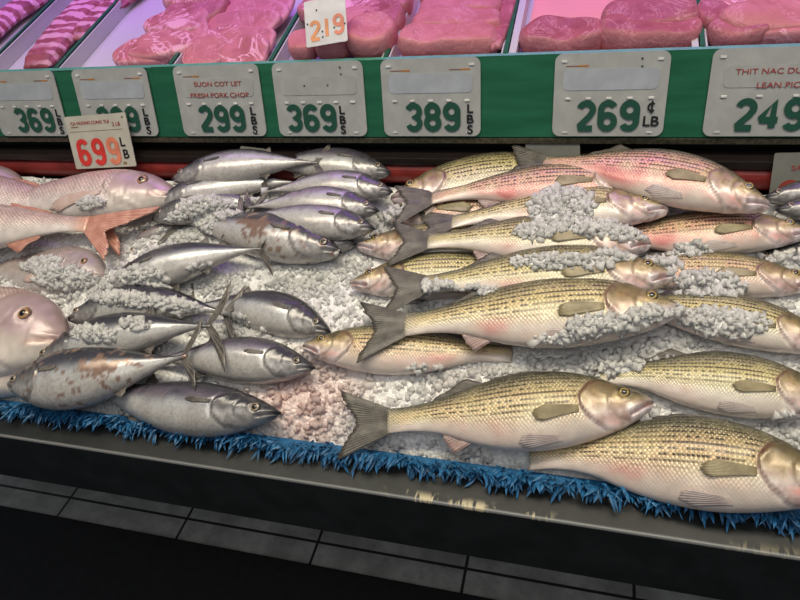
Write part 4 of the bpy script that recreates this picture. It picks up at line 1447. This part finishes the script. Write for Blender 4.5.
price_card(26, '369', 'LBS', 'clear price card reading 369 LBS at the far left end of the green front', brand=2, dig_x=.010, unit_x=.070)
price_card(115, '299', 'LBS', 'clear price card partly hidden behind the cream 699 card', brand=2, dig_x=.0, unit_x=.063, label_mat='label_blue')
price_card(220, '299', 'LBS', 'clear price card reading 299 LBS with two red caption lines', ('SUON COT LET', 'FRESH PORK CHOP'), 'label_grey', brand=1, dig_x=.0, unit_x=.064, w=.172)
price_card(320, '369', 'LBS', 'clear price card reading 369 LBS below the tilted 2.19 card', (), 'label_grey', brand=0, dig_x=-.018, unit_x=.040, dots=4)
price_card(431, '389', 'LBS', 'clear price card reading 389 LBS below the boneless loins', (), brand=2, dig_x=.003, unit_x=.066)
price_card(609, '269', 'cLB', 'clear price card reading 269 cents per LB below the pink-papered roasts', (), brand=1, dig_x=.0, unit_x=.064, dots=2)
price_card(795, '249', 'LBS', 'clear price card reading 249 with two red caption lines at the right end', ('THIT NAC DUI TRUOC', 'LEAN PICNIC'), 'label_grey', brand=0, dig_x=-.030, unit_x=.080, w=.235)


def free_card(name, corners, h_plane, label, mat, z_off=0.0, th=.0015):
    """upright card: bottom-left, bottom-right, top-left pixels on a plane facing the shopper"""
    p0, nn = h_plane
    bl, br, tl = (hit(*c, p0, nn) for c in corners)
    ex = br - bl; w = np.linalg.norm(ex); ex /= w
    ey = tl - bl; ey -= ex * (ex @ ey); hgt = np.linalg.norm(ey); ey /= hgt
    ez = np.cross(ex, ey)
    c = (bl + ex * w / 2 + ey * hgt / 2)
    root = empty(name, Matrix(((ex[0], ey[0], ez[0], c[0]), (ex[1], ey[1], ez[1], c[1]), (ex[2], ey[2], ez[2], c[2]), (0, 0, 0, 1))))
    tag(root, label, 'sign')
    V, Fc = rounded(w, hgt, .003, 0, th)
    mesh_obj('card_plate', V, Fc, mat, root, smooth=False)
    return root, w, hgt


lean = np.array([0, -.94, .34])
o, w, h = free_card('price_card', ((77, 169), (137, 166), (65, 117)), (np.array([0, .965, .96]), lean), 'worn cream price card reading 699 LB standing behind the snappers', M['cream_card'])
for k, (ch, m_) in enumerate((('6', 'digit_red'), ('9', 'digit_red'), ('9', 'digit_salmon'))):
    digit(ch, w * (-.30 + .245 * k), -h * .19, h * .52, M[m_], o, .0018, .95, .19)
text('unit_letter', 'L', w * .355, -h * .04, h * .24, M['ink_black'], o, bold=.0005, z=.002)
text('unit_letter', 'B', w * .375, -h * .27, h * .24, M['ink_black'], o, bold=.0005, z=.002)
text('caption', 'CA HUONG CUNG TUI', -w * .10, h * .36, h * .085, M['ink_red'], o, z=.002)
text('caption', '2 LB', w * .32, h * .30, h * .10, M['ink_red'], o, z=.002)
V, Fc = [], []
for x0, y0, x1, y1 in ((-.46, .20, .40, .212), (-.42, .28, -.30, .31), (.20, -.44, .24, -.41), (.30, -.46, .36, -.40), (-.40, -.44, -.37, -.42), (.42, .40, .45, .44)):
    add_box(V, Fc, (w * x0, h * y0, .0015), (w * x1, h * y1, .0018))
mesh_obj('stain', V, Fc, plain('brown_stain', (0.30, 0.22, 0.13), .6), o, smooth=False)

P219 = tray(330, 50, .024)
o, w, h = free_card('price_card', ((307, 48), (348, 41), (301, 3)), (P219, np.array([0, -.80, .60])), 'white price card reading 2.19 in orange, tilted among the tenderloin chunks', M['white_card'])
for k, (ch, m_) in enumerate((('2', 'digit_orange'), ('1', 'digit_orange'), ('9', 'digit_salmon'))):
    digit(ch, w * (-.26 + .285 * k), -h * .17 + h * .03 * k, h * .46, M[m_], o, .0018, 1.0, .17)
V, Fc = [], []
for x, y in ((-.09, -.33), (-.09, -.21), (.20, -.17), (-.44, .0), (.46, -.12), (-.20, .27)):
    add_box(V, Fc, (w * x - .0013, h * y - .0015, .0015), (w * x + .0013, h * y + .0015, .0019))
mesh_obj('pin_hole', V, Fc, M['ink_black'], o, smooth=False)

o, w, h = free_card('price_card', ((768, 200), (822, 200), (767, 153)), (np.array([0, .965, .93]), lean), 'small grey price card with red lettering at the right edge behind the mackerel', M['old_card'])
text('caption', 'SABA', w * .05, h * .18, h * .15, M['ink_red'], o, sx=1.2, z=.002)
tt = np.linspace(0, math.pi, 15)
V = [(w * -.13 + .014 * math.cos(a) * 1.1, -h * .26 + .014 * math.sin(a), z) for z in (.0015, .002) for a in tt]
mesh_obj('red_mark', V, [tuple(range(15))[::-1], tuple(range(15, 30))] + [(i, i + 1, 16 + i, 15 + i) for i in range(14)] + [(14, 0, 15, 29)], plain('brick_red_print', (.35, .05, .04), .5), o, smooth=False)

o, w, h = free_card('price_card', ((526, 160), (580, 157), (527, 136)), (np.array([0, 1.0, .985]), lean), 'dirty grey blank card leaning behind the pink bass', M['old_card'])
o, w, h = free_card('price_card', ((241, 160), (266, 163), (242, 146)), (np.array([0, .992, .97]), lean), 'dirty grey blank card corner behind the bonitos', M['old_card'])
